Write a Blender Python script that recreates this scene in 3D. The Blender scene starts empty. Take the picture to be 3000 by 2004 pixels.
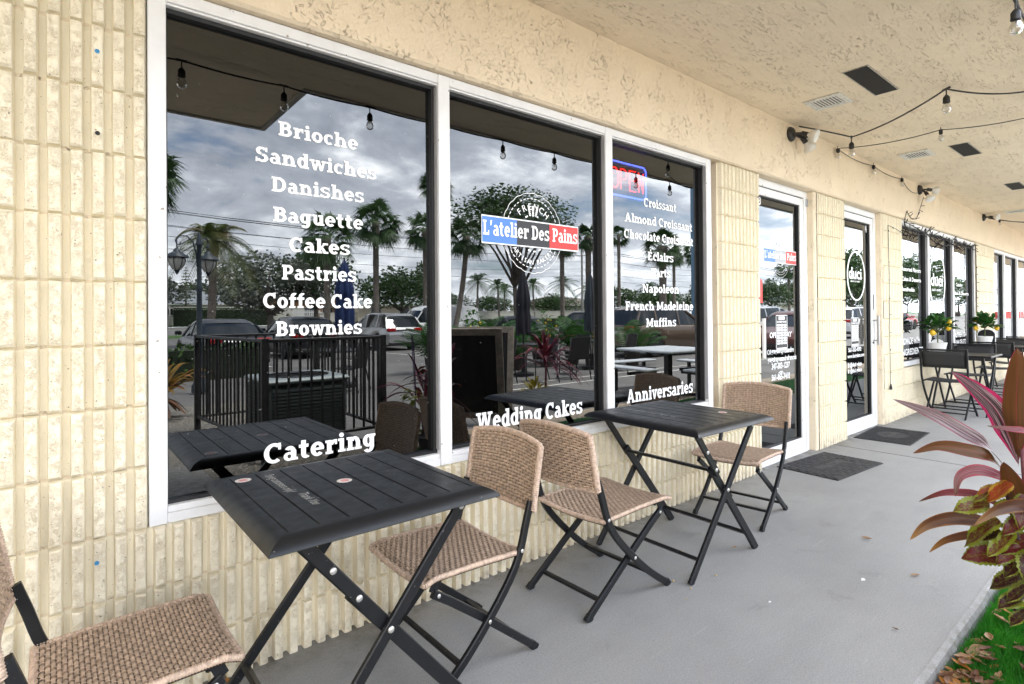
import bpy, math, random
import numpy as np
from mathutils import Vector, Matrix, noise
R = random.Random(7)
PI = math.pi
S = bpy.context.scene
COL = S.collection
rad = math.radians

# ------------------------------------------------------------------ mesh builder
class MB:
    def __init__(s):
        s.v = []; s.f = []
    def add(s, vs, fs):
        n = len(s.v); s.v += [tuple(p) for p in vs]; s.f += [tuple(n + i for i in f) for f in fs]
    def box(s, x0, x1, y0, y1, z0, z1):
        s.add([(x0,y0,z0),(x1,y0,z0),(x1,y1,z0),(x0,y1,z0),(x0,y0,z1),(x1,y0,z1),(x1,y1,z1),(x0,y1,z1)],
              [(3,2,1,0),(4,5,6,7),(0,1,5,4),(1,2,6,5),(2,3,7,6),(3,0,4,7)])
    def bbox(s, x0, x1, y0, y1, z0, z1, b=.004):
        # box with chamfered edges
        bm = MB(); xs=(x0,x1); ys=(y0,y1); zs=(z0,z1)
        c = [(x0+x1)/2,(y0+y1)/2,(z0+z1)/2]; h=[(x1-x0)/2,(y1-y0)/2,(z1-z0)/2]; b=min(b,min(h)*.8)
        idx={}; vs=[]
        for i in (-1,1):
            for j in (-1,1):
                for k in (-1,1):
                    for a in range(3):
                        p=[i*h[0],j*h[1],k*h[2]]
                        for q in range(3):
                            if q!=a: p[q]-= (i,j,k)[q]*b
                        idx[(i,j,k,a)]=len(vs); vs.append((c[0]+p[0],c[1]+p[1],c[2]+p[2]))
        fs=[]
        sg=(-1,1)
        for a in range(3):
            o=[q for q in range(3) if q!=a]
            for sa in sg:
                f=[]
                for (u,w) in ((-1,-1),(1,-1),(1,1),(-1,1)):
                    t=[0,0,0]; t[a]=sa; t[o[0]]=u; t[o[1]]=w; f.append(idx[(t[0],t[1],t[2],a)])
                fs.append(f)
        for a in range(3):   # edges along axis a
            o=[q for q in range(3) if q!=a]
            for u in sg:
                for w in sg:
                    t0=[0,0,0]; t0[a]=-1; t0[o[0]]=u; t0[o[1]]=w
                    t1=list(t0); t1[a]=1
                    fs.append([idx[(*t0,o[0])],idx[(*t1,o[0])],idx[(*t1,o[1])],idx[(*t0,o[1])]])
        for i in sg:
            for j in sg:
                for k in sg: fs.append([idx[(i,j,k,0)],idx[(i,j,k,1)],idx[(i,j,k,2)]])
        s.add(vs,fs)
    def bar(s, p, q, w, h, up=(0,0,1), ch=0):
        # rectangular bar from p to q; w across, h along 'up'
        p=Vector(p); q=Vector(q); d=(q-p).normalized(); u=Vector(up); u=(u-d*u.dot(d))
        if u.length<1e-5: u=Vector((1,0,0)); u=(u-d*u.dot(d))
        u.normalize(); r=d.cross(u)
        ring=[(-w/2,-h/2),(w/2,-h/2),(w/2,h/2),(-w/2,h/2)]
        if ch:
            ring=[(-w/2+ch,-h/2),(w/2-ch,-h/2),(w/2,-h/2+ch),(w/2,h/2-ch),(w/2-ch,h/2),(-w/2+ch,h/2),(-w/2,h/2-ch),(-w/2,-h/2+ch)]
        n=len(ring)
        vs=[p+r*a+u*b for a,b in ring]+[q+r*a+u*b for a,b in ring]
        s.add(vs,[tuple(range(n-1,-1,-1)),tuple(range(n,2*n))]+[(i,(i+1)%n,n+(i+1)%n,n+i) for i in range(n)])
    def path(s, pts, w, h, up=(0,1,0), ch=0):
        # rectangular bar swept along a polyline, section axis 'up' fixed
        pts=[Vector(p) for p in pts]; up=Vector(up)
        ring=[(-w/2,-h/2),(w/2,-h/2),(w/2,h/2),(-w/2,h/2)]
        if ch: ring=[(-w/2+ch,-h/2),(w/2-ch,-h/2),(w/2,-h/2+ch),(w/2,h/2-ch),(w/2-ch,h/2),(-w/2+ch,h/2),(-w/2,h/2-ch),(-w/2,-h/2+ch)]
        n=len(ring); vs=[]; fs=[]
        for i,p in enumerate(pts):
            d=(pts[min(i+1,len(pts)-1)]-pts[max(i-1,0)]).normalized(); r=d.cross(up).normalized(); u=r.cross(d)
            vs+=[p+r*a+u*b for a,b in ring]
        for i in range(len(pts)-1):
            for k in range(n): fs.append((i*n+k,i*n+(k+1)%n,(i+1)*n+(k+1)%n,(i+1)*n+k))
        m=len(pts)-1
        fs+= [tuple(range(n-1,-1,-1)), tuple(m*n+k for k in range(n))]
        s.add(vs,fs)
    def tube(s, pts, r, n=8, cap=True):
        pts=[Vector(p) for p in pts]; m=len(pts); vs=[]; fs=[]
        rr=r if isinstance(r,(list,tuple)) else [r]*m
        d=(pts[1]-pts[0]).normalized(); u=d.orthogonal().normalized()
        for i,p in enumerate(pts):
            d=(pts[min(i+1,m-1)]-pts[max(i-1,0)])
            if d.length<1e-9: d=Vector((0,0,1))
            d.normalize(); u=(u-d*u.dot(d))
            u = u.normalized() if u.length>1e-6 else d.orthogonal().normalized()
            w=d.cross(u)
            for k in range(n):
                a=2*PI*k/n; vs.append(p+(u*math.cos(a)+w*math.sin(a))*rr[i])
        for i in range(m-1):
            for k in range(n): fs.append((i*n+k,i*n+(k+1)%n,(i+1)*n+(k+1)%n,(i+1)*n+k))
        if cap: fs+=[tuple(range(n-1,-1,-1)),tuple((m-1)*n+k for k in range(n))]
        s.add(vs,fs)
    def lathe(s, prof, c=(0,0,0), n=16, axis='z', M=None):
        vs=[]; fs=[]; c=Vector(c)
        for r,z in prof:
            for k in range(n):
                a=2*PI*k/n; x,y=r*math.cos(a),r*math.sin(a)
                p=Vector((x,y,z) if axis=='z' else ((z,x,y) if axis=='x' else (x,z,y)))
                if M is not None: p=M@p
                vs.append(c+p)
        m=len(prof)
        for i in range(m-1):
            for k in range(n): fs.append((i*n+k,i*n+(k+1)%n,(i+1)*n+(k+1)%n,(i+1)*n+k))
        fs+=[tuple(range(n-1,-1,-1)),tuple((m-1)*n+k for k in range(n))]
        s.add(vs,fs)
    def grid(s, P, closed=False):
        # P: list of rows of points
        m=len(P); n=len(P[0]); b=[p for row in P for p in row]; fs=[]
        for i in range(m-1):
            for k in range(n if closed else n-1): fs.append((i*n+k,i*n+(k+1)%n,(i+1)*n+(k+1)%n,(i+1)*n+k))
        s.add(b,fs)
    def poly(s, pts): s.add(pts,[tuple(range(len(pts)))])
    def mesh(s, name, smooth=False):
        me=bpy.data.meshes.new(name); me.from_pydata([tuple(p) for p in s.v],[],s.f)
        if smooth: me.polygons.foreach_set('use_smooth',[True]*len(me.polygons))
        me.update(); return me
    def build(s, name, m, parent=None, smooth=False, auto=None):
        me=s.mesh(name,smooth or auto is not None)
        if m is not None: me.materials.append(m)
        o=bpy.data.objects.new(name,me); COL.objects.link(o)
        if parent is not None: o.parent=parent
        if auto is not None: sharp(me,auto)
        return o

def sharp(me, deg=35):
    import bmesh
    bm=bmesh.new(); bm.from_mesh(me); lim=rad(deg)
    for e in bm.edges:
        if len(e.link_faces)==2 and e.calc_face_angle(0)>lim: e.smooth=False
    bm.to_mesh(me); bm.free()

def obj_from(me, name, parent=None):
    o=bpy.data.objects.new(name,me); COL.objects.link(o)
    if parent is not None: o.parent=parent
    return o
def tag(o, label=None, cat=None, group=None, kind=None):
    if label: o['label']=label
    if cat: o['category']=cat
    if group: o['group']=group
    if kind: o['kind']=kind
    return o
def thing(name, label, cat, loc=(0,0,0), rz=0, group=None):
    o=bpy.data.objects.new(name,None); COL.objects.link(o); o.empty_display_size=.1
    o.location=loc; o.rotation_euler=(0,0,rz); return tag(o,label,cat,group)
def dup(root, loc=None, rz=None, label=None, group=None, scale=None):
    r=root.copy(); COL.objects.link(r)
    if loc is not None: r.location=loc
    if rz is not None: r.rotation_euler=(0,0,rz)
    if scale is not None: r.scale=scale if isinstance(scale,(tuple,list)) else (scale,)*3
    if label: r['label']=label
    if group: r['group']=group
    for ch in list(root.children):
        c=ch.copy(); COL.objects.link(c); c.parent=r
        for g in list(ch.children):
            d=g.copy(); COL.objects.link(d); d.parent=c
    return r

# ------------------------------------------------------------------ materials
def newmat(name):
    m=bpy.data.materials.new(name); m.use_nodes=True; nt=m.node_tree; nt.nodes.clear()
    out=nt.nodes.new('ShaderNodeOutputMaterial'); return m,nt,out
class NT:
    def __init__(s,nt): s.nt=nt
    def n(s,t,**k):
        d=s.nt.nodes.new('ShaderNode'+t)
        for a,b in k.items():
            if a.startswith('i_'):
                d.inputs[a[2:].replace('_',' ')].default_value=b
            else: setattr(d,a,b)
        return d
    def l(s,a,b): s.nt.links.new(a,b)
    def noise(s,vec,scale,detail=4,rough=.55,dist=0.):
        d=s.n('TexNoise'); d.inputs['Scale'].default_value=scale; d.inputs['Detail'].default_value=detail
        d.inputs['Roughness'].default_value=rough; d.inputs['Distortion'].default_value=dist
        if vec is not None: s.l(vec,d.inputs['Vector'])
        return d.outputs['Fac']
    def ramp(s,fac,stops):
        d=s.n('ValToRGB'); e=d.color_ramp.elements
        while len(e)<len(stops): e.new(.5)
        for q,(p,c) in zip(e,stops): q.position=p; q.color=(*c,1) if len(c)==3 else c
        s.l(fac,d.inputs['Fac']); return d.outputs['Color']
    def maprange(s,v,a,b,c=0.,d=1.):
        m=s.n('MapRange'); s.l(v,m.inputs['Value'])
        for k,x in zip(('From Min','From Max','To Min','To Max'),(a,b,c,d)): m.inputs[k].default_value=x
        return m.outputs['Result']
    def math(s,op,a,b=None,clamp=False):
        m=s.n('Math',operation=op); m.use_clamp=clamp
        for i,x in enumerate((a,b)):
            if x is None: continue
            if isinstance(x,(int,float)): m.inputs[i].default_value=x
            else: s.l(x,m.inputs[i])
        return m.outputs[0]
    def mix(s,fac,a,b,mode='MIX'):
        m=s.n('Mix',data_type='RGBA',blend_type=mode)
        for k,x in ((0,fac),(6,a),(7,b)):
            if isinstance(x,(int,float)): m.inputs[k].default_value=x
            elif isinstance(x,tuple): m.inputs[k].default_value=(*x,1) if len(x)==3 else x
            else: s.l(x,m.inputs[k])
        return m.outputs[2]
    def mapping(s,vec,scale=(1,1,1),rot=(0,0,0),loc=(0,0,0)):
        m=s.n('Mapping'); s.l(vec,m.inputs['Vector']); m.inputs['Scale'].default_value=scale; m.inputs['Rotation'].default_value=rot; m.inputs['Location'].default_value=loc
        return m.outputs[0]
    def bump(s,h,strength=.3,dist=.01,normal=None):
        b=s.n('Bump'); b.inputs['Strength'].default_value=strength; b.inputs['Distance'].default_value=dist
        s.l(h,b.inputs['Height'])
        if normal is not None: s.l(normal,b.inputs['Normal'])
        return b.outputs['Normal']
MATS={}
def pbr(name, col, rough=.6, metal=0., var=0., vs=6., bump=0., bs=60., spec=.5, coat=0., bd=.004, emit=None, es=0., coords='Object', specks=None, trans=0.):
    if name in MATS: return MATS[name]
    m,nt,out=newmat(name); g=NT(nt)
    b=g.n('BsdfPrincipled'); g.l(b.outputs[0],out.inputs[0])
    b.inputs['Roughness'].default_value=rough; b.inputs['Metallic'].default_value=metal
    b.inputs['Specular IOR Level'].default_value=spec; b.inputs['Coat Weight'].default_value=coat
    tc=g.n('TexCoord'); v=tc.outputs[coords]
    if var:
        f=g.noise(v,vs,5,.6); lo=tuple(c*(1-var) for c in col); hi=tuple(min(1,c*(1+var)) for c in col)
        c=g.ramp(f,[(.3,lo),(.7,hi)])
        if specks:
            sc,thr,sclr=specks; f2=g.noise(v,sc,2,.5); k=g.maprange(f2,thr,thr+.02)
            c=g.mix(k,c,sclr)
        g.l(c,b.inputs['Base Color'])
        r=g.noise(v,vs*2.3,4,.6); g.l(g.maprange(r,.3,.7,max(.02,rough*.82),min(1,rough*1.15)),b.inputs['Roughness'])
    else: b.inputs['Base Color'].default_value=(*col,1)
    if bump:
        g.l(g.bump(g.noise(v,bs,4,.6),bump,bd),b.inputs['Normal'])
    if emit: b.inputs['Emission Color'].default_value=(*emit,1); b.inputs['Emission Strength'].default_value=es
    MATS[name]=m; return m

def stucco(name, col, sx=(1,1,1), crack=1.0):
    m,nt,out=newmat(name); g=NT(nt); b=g.n('BsdfPrincipled'); g.l(b.outputs[0],out.inputs[0])
    b.inputs['Roughness'].default_value=.85; b.inputs['Specular IOR Level'].default_value=.25
    v=g.n('TexCoord').outputs['Object']; vm=g.mapping(v,sx)
    n1=g.noise(vm,19,4,.55,1.2)
    band=g.math('SUBTRACT',1.,g.math('MULTIPLY',g.math('ABSOLUTE',g.math('SUBTRACT',n1,.5)),38.),True)
    mask=g.maprange(g.noise(vm,5.5,4,.65),.46,.62); mask2=g.maprange(g.noise(vm,44,2,.5),.42,.60)
    cr=g.math('MULTIPLY',g.math('MULTIPLY',band,mask),mask2)
    pits=g.math('MULTIPLY',g.maprange(g.noise(vm,85,2,.5),.62,.72),g.maprange(g.noise(vm,3.2,2,.5),.5,.62))
    cr=g.math('MAXIMUM',cr,g.math('MULTIPLY',pits,.45))
    big=g.noise(v,1.3,4,.6)
    base=g.ramp(big,[(.3,tuple(c*.93 for c in col)),(.7,tuple(min(1,c*1.05) for c in col))])
    c=g.mix(g.math('MULTIPLY',cr,.8*crack),base,tuple(x*.30 for x in col)); g.l(c,b.inputs['Base Color'])
    fine=g.noise(v,160,4,.6); mid=g.noise(vm,26,4,.6)
    h=g.math('ADD',g.math('MULTIPLY',fine,.25),g.math('MULTIPLY',mid,.8))
    h=g.math('SUBTRACT',h,g.math('MULTIPLY',cr,1.2))
    g.l(g.bump(h,.9,.008),b.inputs['Normal']); return m

def splitblock(name, col):
    m,nt,out=newmat(name); g=NT(nt); b=g.n('BsdfPrincipled'); g.l(b.outputs[0],out.inputs[0])
    b.inputs['Roughness'].default_value=.7; b.inputs['Specular IOR Level'].default_value=.3
    v=g.n('TexCoord').outputs['Object']
    at=g.n('Attribute',attribute_name='rough').outputs['Fac']
    n1=g.noise(v,80,3,.6,1.3)
    band=g.math('SUBTRACT',1.,g.math('MULTIPLY',g.math('ABSOLUTE',g.math('SUBTRACT',n1,.5)),13.),True)
    mask=g.maprange(g.noise(v,30,3,.6),.40,.58)
    cr=g.math('MULTIPLY',g.math('MULTIPLY',band,mask),at)
    big=g.noise(v,2.2,4,.6)
    base=g.ramp(big,[(.3,tuple(c*.94 for c in col)),(.7,tuple(min(1,c*1.04) for c in col))])
    # grime: tiny dark pits and dirt low on the wall
    pit=g.maprange(g.noise(v,120,1,.5),.735,.76)
    tan=(col[0]*.66,col[1]*.53,col[2]*.36)
    c=g.mix(g.math('MULTIPLY',cr,.52),base,tan)
    c=g.mix(g.math('MULTIPLY',pit,.7),c,(.06,.05,.035))
    sep=g.n('SeparateXYZ'); g.l(v,sep.inputs[0])
    low=g.math('MULTIPLY',g.maprange(sep.outputs[2],.0,.10,1.,0.),g.maprange(g.noise(v,14,4,.6),.45,.7))
    c=g.mix(g.math('MULTIPLY',low,.6),c,(.16,.12,.08))
    g.l(c,b.inputs['Base Color'])
    h=g.math('SUBTRACT',g.math('MULTIPLY',g.noise(v,150,4,.6),.5),g.math('MULTIPLY',cr,.9))
    h=g.math('ADD',h,g.math('MULTIPLY',g.math('MULTIPLY',g.noise(v,46,4,.65),at),1.2))
    g.l(g.bump(h,.6,.006),b.inputs['Normal']); return m

def concrete(name, col):
    m,nt,out=newmat(name); g=NT(nt); b=g.n('BsdfPrincipled'); g.l(b.outputs[0],out.inputs[0])
    b.inputs['Roughness'].default_value=.72; b.inputs['Specular IOR Level'].default_value=.35
    v=g.n('TexCoord').outputs['Object']
    big=g.noise(v,1.1,6,.62); c=g.ramp(big,[(.32,tuple(x*.72 for x in col)),(.5,col),(.7,tuple(x*1.15 for x in col))])
    st=g.math('MULTIPLY',g.maprange(g.noise(g.mapping(v,(.6,2.2,1)),2.4,5,.65),.48,.72),.5)
    c=g.mix(st,c,tuple(x*.62 for x in col))
    fine=g.noise(v,150,4,.75); c=g.mix(.55,c,g.ramp(fine,[(.28,tuple(x*.50 for x in col)),(.72,tuple(x*1.40 for x in col))]))
    # faint scuffs dragged along the walk
    sc=g.noise(g.mapping(v,(1.2,22,1),(0,0,rad(12))),3,4,.6,.4); k=g.maprange(sc,.66,.72)
    c=g.mix(g.math('MULTIPLY',k,.3),c,tuple(min(1,x*1.6) for x in col))
    sp=g.maprange(g.noise(v,75,1,.5),.74,.77); c=g.mix(g.math('MULTIPLY',sp,.6),c,tuple(x*.4 for x in col))
    bl=g.maprange(g.noise(v,3.1,5,.7,.5),.60,.70); c=g.mix(g.math('MULTIPLY',bl,.32),c,tuple(x*.45 for x in col))
    sy=g.n('SeparateXYZ'); g.l(v,sy.inputs[0]); dirt=g.math('MULTIPLY',g.maprange(sy.outputs[1],-.16,.01),g.maprange(g.noise(v,9,5,.7),.38,.62)); c=g.mix(g.math('MULTIPLY',dirt,.7),c,(.10,.085,.06))
    ed=g.math('MULTIPLY',g.maprange(sy.outputs[1],-1.55,-1.592),g.maprange(g.noise(v,22,4,.7),.40,.60)); c=g.mix(g.math('MULTIPLY',ed,.65),c,(.13,.115,.09))
    g.l(c,b.inputs['Base Color'])
    g.l(g.bump(g.math('ADD',fine,g.math('MULTIPLY',g.noise(v,30,4,.6),.6)),.25,.003),b.inputs['Normal']); return m

def leafmat(name, c0, c1, rough=.5, scale=3., trans=.25, c2=None):
    m,nt,out=newmat(name); g=NT(nt); b=g.n('BsdfPrincipled')
    v=g.n('TexCoord').outputs['Object']; f=g.noise(v,scale,3,.6)
    st=[(.32,c0),(.68,c1)] if c2 is None else [(.3,c0),(.5,c1),(.7,c2)]
    c=g.ramp(f,st); oi=g.n('ObjectInfo').outputs['Random']
    c=g.mix(g.maprange(oi,0,1,0,.25),c,(c0[0]*.6,c0[1]*.6,c0[2]*.6)); g.l(c,b.inputs['Base Color']); b.inputs['Roughness'].default_value=rough
    t=g.n('BsdfTranslucent'); g.l(c,t.inputs[0]); mx=g.n('MixShader'); mx.inputs[0].default_value=trans
    g.l(b.outputs[0],mx.inputs[1]); g.l(t.outputs[0],mx.inputs[2]); g.l(mx.outputs[0],out.inputs[0]); return m

def stripeleaf(name, mid, edge, streak, streaks=.5, edge_at=.72, tip=None, blotch=0.):
    # leaf blade coloured by its own UV: u across (0..1), v along
    m,nt,out=newmat(name); g=NT(nt); b=g.n('BsdfPrincipled'); uv=g.n('UVMap').outputs[0]
    sep=g.n('SeparateXYZ'); g.l(uv,sep.inputs[0]); u=sep.outputs[0]; w=sep.outputs[1]
    d=g.math('MULTIPLY',g.math('ABSOLUTE',g.math('SUBTRACT',u,.5)),2.)
    nz=g.noise(g.mapping(uv,(26,1.3,1)),1.,4,.6)
    wob=g.noise(g.mapping(uv,(3,5,1)),1.,3,.6); dd=g.math('ADD',d,g.maprange(wob,.3,.7,-.14,.14))
    c=g.mix(g.maprange(nz,.48,.60,0,streaks),mid,streak)
    c=g.mix(g.maprange(dd,edge_at,edge_at+.1),c,edge)
    if blotch:
        bl=g.noise(g.mapping(uv,(6,9,1)),1.,4,.65); c=g.mix(g.math('MULTIPLY',g.maprange(bl,.5,.6),blotch),c,edge)
    if tip: c=g.mix(g.maprange(g.math('ADD',w,g.maprange(nz,.3,.7,-.12,.12)),.70,.92),c,tip)
    c=g.mix(g.math('MULTIPLY',g.noise(g.mapping(uv,(60,2,1)),1.,3,.6),.35),c,tuple(q*.45 for q in mid))
    vein=g.maprange(d,.0,.05,1,0); c=g.mix(g.math('MULTIPLY',vein,.5),c,edge)
    g.l(c,b.inputs['Base Color']); b.inputs['Roughness'].default_value=.38
    g.l(g.bump(nz,.25,.002),b.inputs['Normal'])
    t=g.n('BsdfTranslucent'); g.l(c,t.inputs[0]); mx=g.n('MixShader'); mx.inputs[0].default_value=.3
    g.l(b.outputs[0],mx.inputs[1]); g.l(t.outputs[0],mx.inputs[2]); g.l(mx.outputs[0],out.inputs[0]); return m

def glassmat(name, ior=2.0, tint=.35, wav=0.0, floor=0.0):
    m,nt,out=newmat(name); g=NT(nt)
    fr=g.n('Fresnel'); fr.inputs['IOR'].default_value=ior
    gl=g.n('BsdfGlossy'); gl.inputs['Roughness'].default_value=0.0; gl.inputs['Color'].default_value=(.93,.97,1,1)
    tr=g.n('BsdfTransparent'); tr.inputs['Color'].default_value=(tint,tint*1.0,tint*.97,1)
    geo=g.n('NewGeometry'); fac=g.math('MULTIPLY',fr.outputs[0],g.math('SUBTRACT',1.,geo.outputs['Backfacing']))
    v=g.n('TexCoord').outputs['Object']
    # rain marks and dust: a faint diffuse film
    df=g.n('BsdfDiffuse'); df.inputs['Color'].default_value=(.5,.5,.48,1)
    mx=g.n('MixShader'); g.l(fac,mx.inputs[0]); g.l(tr.outputs[0],mx.inputs[1]); g.l(gl.outputs[0],mx.inputs[2])
    sp=g.math('MULTIPLY',g.maprange(g.noise(v,75,1,.5),.77,.80),.22)
    film=g.math('MULTIPLY',g.maprange(g.noise(g.mapping(v,(30,1,1.2)),1.,4,.7),.5,.8),.0035)
    m2=g.n('MixShader'); g.l(g.math('MAXIMUM',sp,film),m2.inputs[0]); g.l(mx.outputs[0],m2.inputs[1]); g.l(df.outputs[0],m2.inputs[2])
    if wav:
        nb=g.bump(g.noise(v,2.6,1,.4),wav,.02)
        g.l(nb,gl.inputs['Normal'])
    g.l(m2.outputs[0],out.inputs[0]); return m
def clearglass(name):
    m,nt,out=newmat(name); g=NT(nt)
    fr=g.n('Fresnel'); fr.inputs['IOR'].default_value=1.5
    gl=g.n('BsdfGlossy'); gl.inputs['Roughness'].default_value=0.03
    tr=g.n('BsdfTransparent'); tr.inputs['Color'].default_value=(.86,.86,.84,1)
    mx=g.n('MixShader'); g.l(g.math('ADD',fr.outputs[0],.06),mx.inputs[0]); g.l(tr.outputs[0],mx.inputs[1]); g.l(gl.outputs[0],mx.inputs[2]); g.l(mx.outputs[0],out.inputs[0]); return m
def emitmat(name,col,s):
    m,nt,out=newmat(name); g=NT(nt); e=g.n('Emission'); e.inputs[0].default_value=(*col,1); e.inputs[1].default_value=s; g.l(e.outputs[0],out.inputs[0]); return m

CREAM=(.85,.775,.60); STUC=(.82,.69,.515)
m_block=splitblock('split_face_block',CREAM)
m_stucco=stucco('fascia_stucco',STUC,(1,1,1),.30); m_soffit=stucco('soffit_stucco',(.85,.735,.57),(.5,1.7,1),.30)
m_side=stucco('reveal_stucco',(.78,.67,.50),(1,1,1),.7)
m_conc=concrete('walk_concrete',(.285,.283,.275))
m_white=pbr('white_aluminium',(.78,.78,.78),.4,var=.06,vs=7,bump=.08,bs=30,specks=(34,.73,(.30,.26,.20)))
m_gask=pbr('black_gasket',(.012,.012,.013),.5)
m_bronze=pbr('dark_rail',(.035,.033,.034),.45)
m_glass=glassmat('tinted_glass',1.95,.13,0); m_glassd=glassmat('door_glass',2.0,.20,0.010); m_glassw=glassmat('wavy_glass',2.0,.15,0.05)
m_vinyl=pbr('white_vinyl',(.93,.93,.93),.45)
m_vblue=pbr('blue_vinyl',(.075,.22,.62),.45); m_vred=pbr('red_vinyl',(.72,.035,.03),.45); m_vblack=pbr('black_vinyl',(.012,.012,.015),.4)
m_black=pbr('black_powder_coat',(.009,.0095,.011),.42,spec=.35,var=.12,vs=18,bump=.05,bs=300,specks=(140,.735,(.22,.22,.22)))
m_tabletop=pbr('black_table_paint',(.0065,.0075,.0095),.42,spec=.38,var=.12,vs=9,bump=.10,bs=420,bd=.001,specks=(70,.765,(.4,.4,.4)))
m_rivet=pbr('steel_rivet',(.62,.61,.58),.35,metal=.7)
m_wick=pbr('wicker_strand',(.41,.30,.215),.5,var=.36,vs=60,bump=.3,bs=220,bd=.002)
m_wick2=pbr('wicker_warp',(.47,.34,.25),.5,var=.3,vs=60)
m_wickwrap=pbr('wicker_edge_wrap',(.50,.37,.28),.48,var=.35,vs=70,bump=.4,bs=160,bd=.003)
m_wdark=pbr('wicker_core',(.09,.058,.04),.8)
m_cable=pbr('black_cable',(.014,.014,.015),.5)
m_bulb=clearglass('clear_bulb_glass'); m_fil=pbr('bulb_stem',(.5,.48,.42),.4)
m_vent=pbr('white_vent',(.66,.65,.60),.5,var=.2,vs=30); m_mesh=pbr('black_screen',(.015,.014,.014),.9,bump=.5,bs=500)
m_lamp=pbr('frosted_lamp',(.75,.74,.70),.35,var=.1,vs=20); m_dkbronze=pbr('dark_bronze',(.02,.018,.016),.45)
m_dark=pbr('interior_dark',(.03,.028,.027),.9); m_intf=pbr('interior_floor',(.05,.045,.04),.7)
m_rubber=pbr('rubber_mat',(.022,.022,.024),.75,var=.3,vs=8,bump=.3,bs=160)
# ------------------------------------------------------------------ lettering
# a bold slab-serif drawn from strokes: every glyph is a list of flat outlines (cap height 1, x-height .74)
W_,H_,SF,OV=.232,.165,.135,.085
def g_rect(P,x0,y0,x1,y1): P.append([(x0,y0),(x1,y0),(x1,y1),(x0,y1)])
def g_arc(P,cx,cy,rx,ry,a0,a1,w=W_,h=H_,n=14):
    n=max(3,int(n*abs(a1-a0)/180)); pr=None
    for i in range(n+1):
        a=rad(a0+(a1-a0)*i/n); c,s=math.cos(a),math.sin(a)
        q=((cx+rx*c,cy+ry*s),(cx+(rx-w)*c,cy+(ry-h)*s))
        if pr: P.append([pr[0],q[0],q[1],pr[1]])
        pr=q
def g_stem(P,x,y0,y1,top='',bot='',w=W_):
    g_rect(P,x,y0,x+w,y1)
    for k,y in ((top,y1-SF),(bot,y0)):
        if k: g_rect(P,x-(OV if k in 'fl' else -.02),y,x+w+(OV if k in 'fr' else -.02),y+SF)
def g_diag(P,x0,y0,x1,y1,w): P.append([(x0,y0),(x0+w,y0),(x1+w,y1),(x1,y1)])
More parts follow.
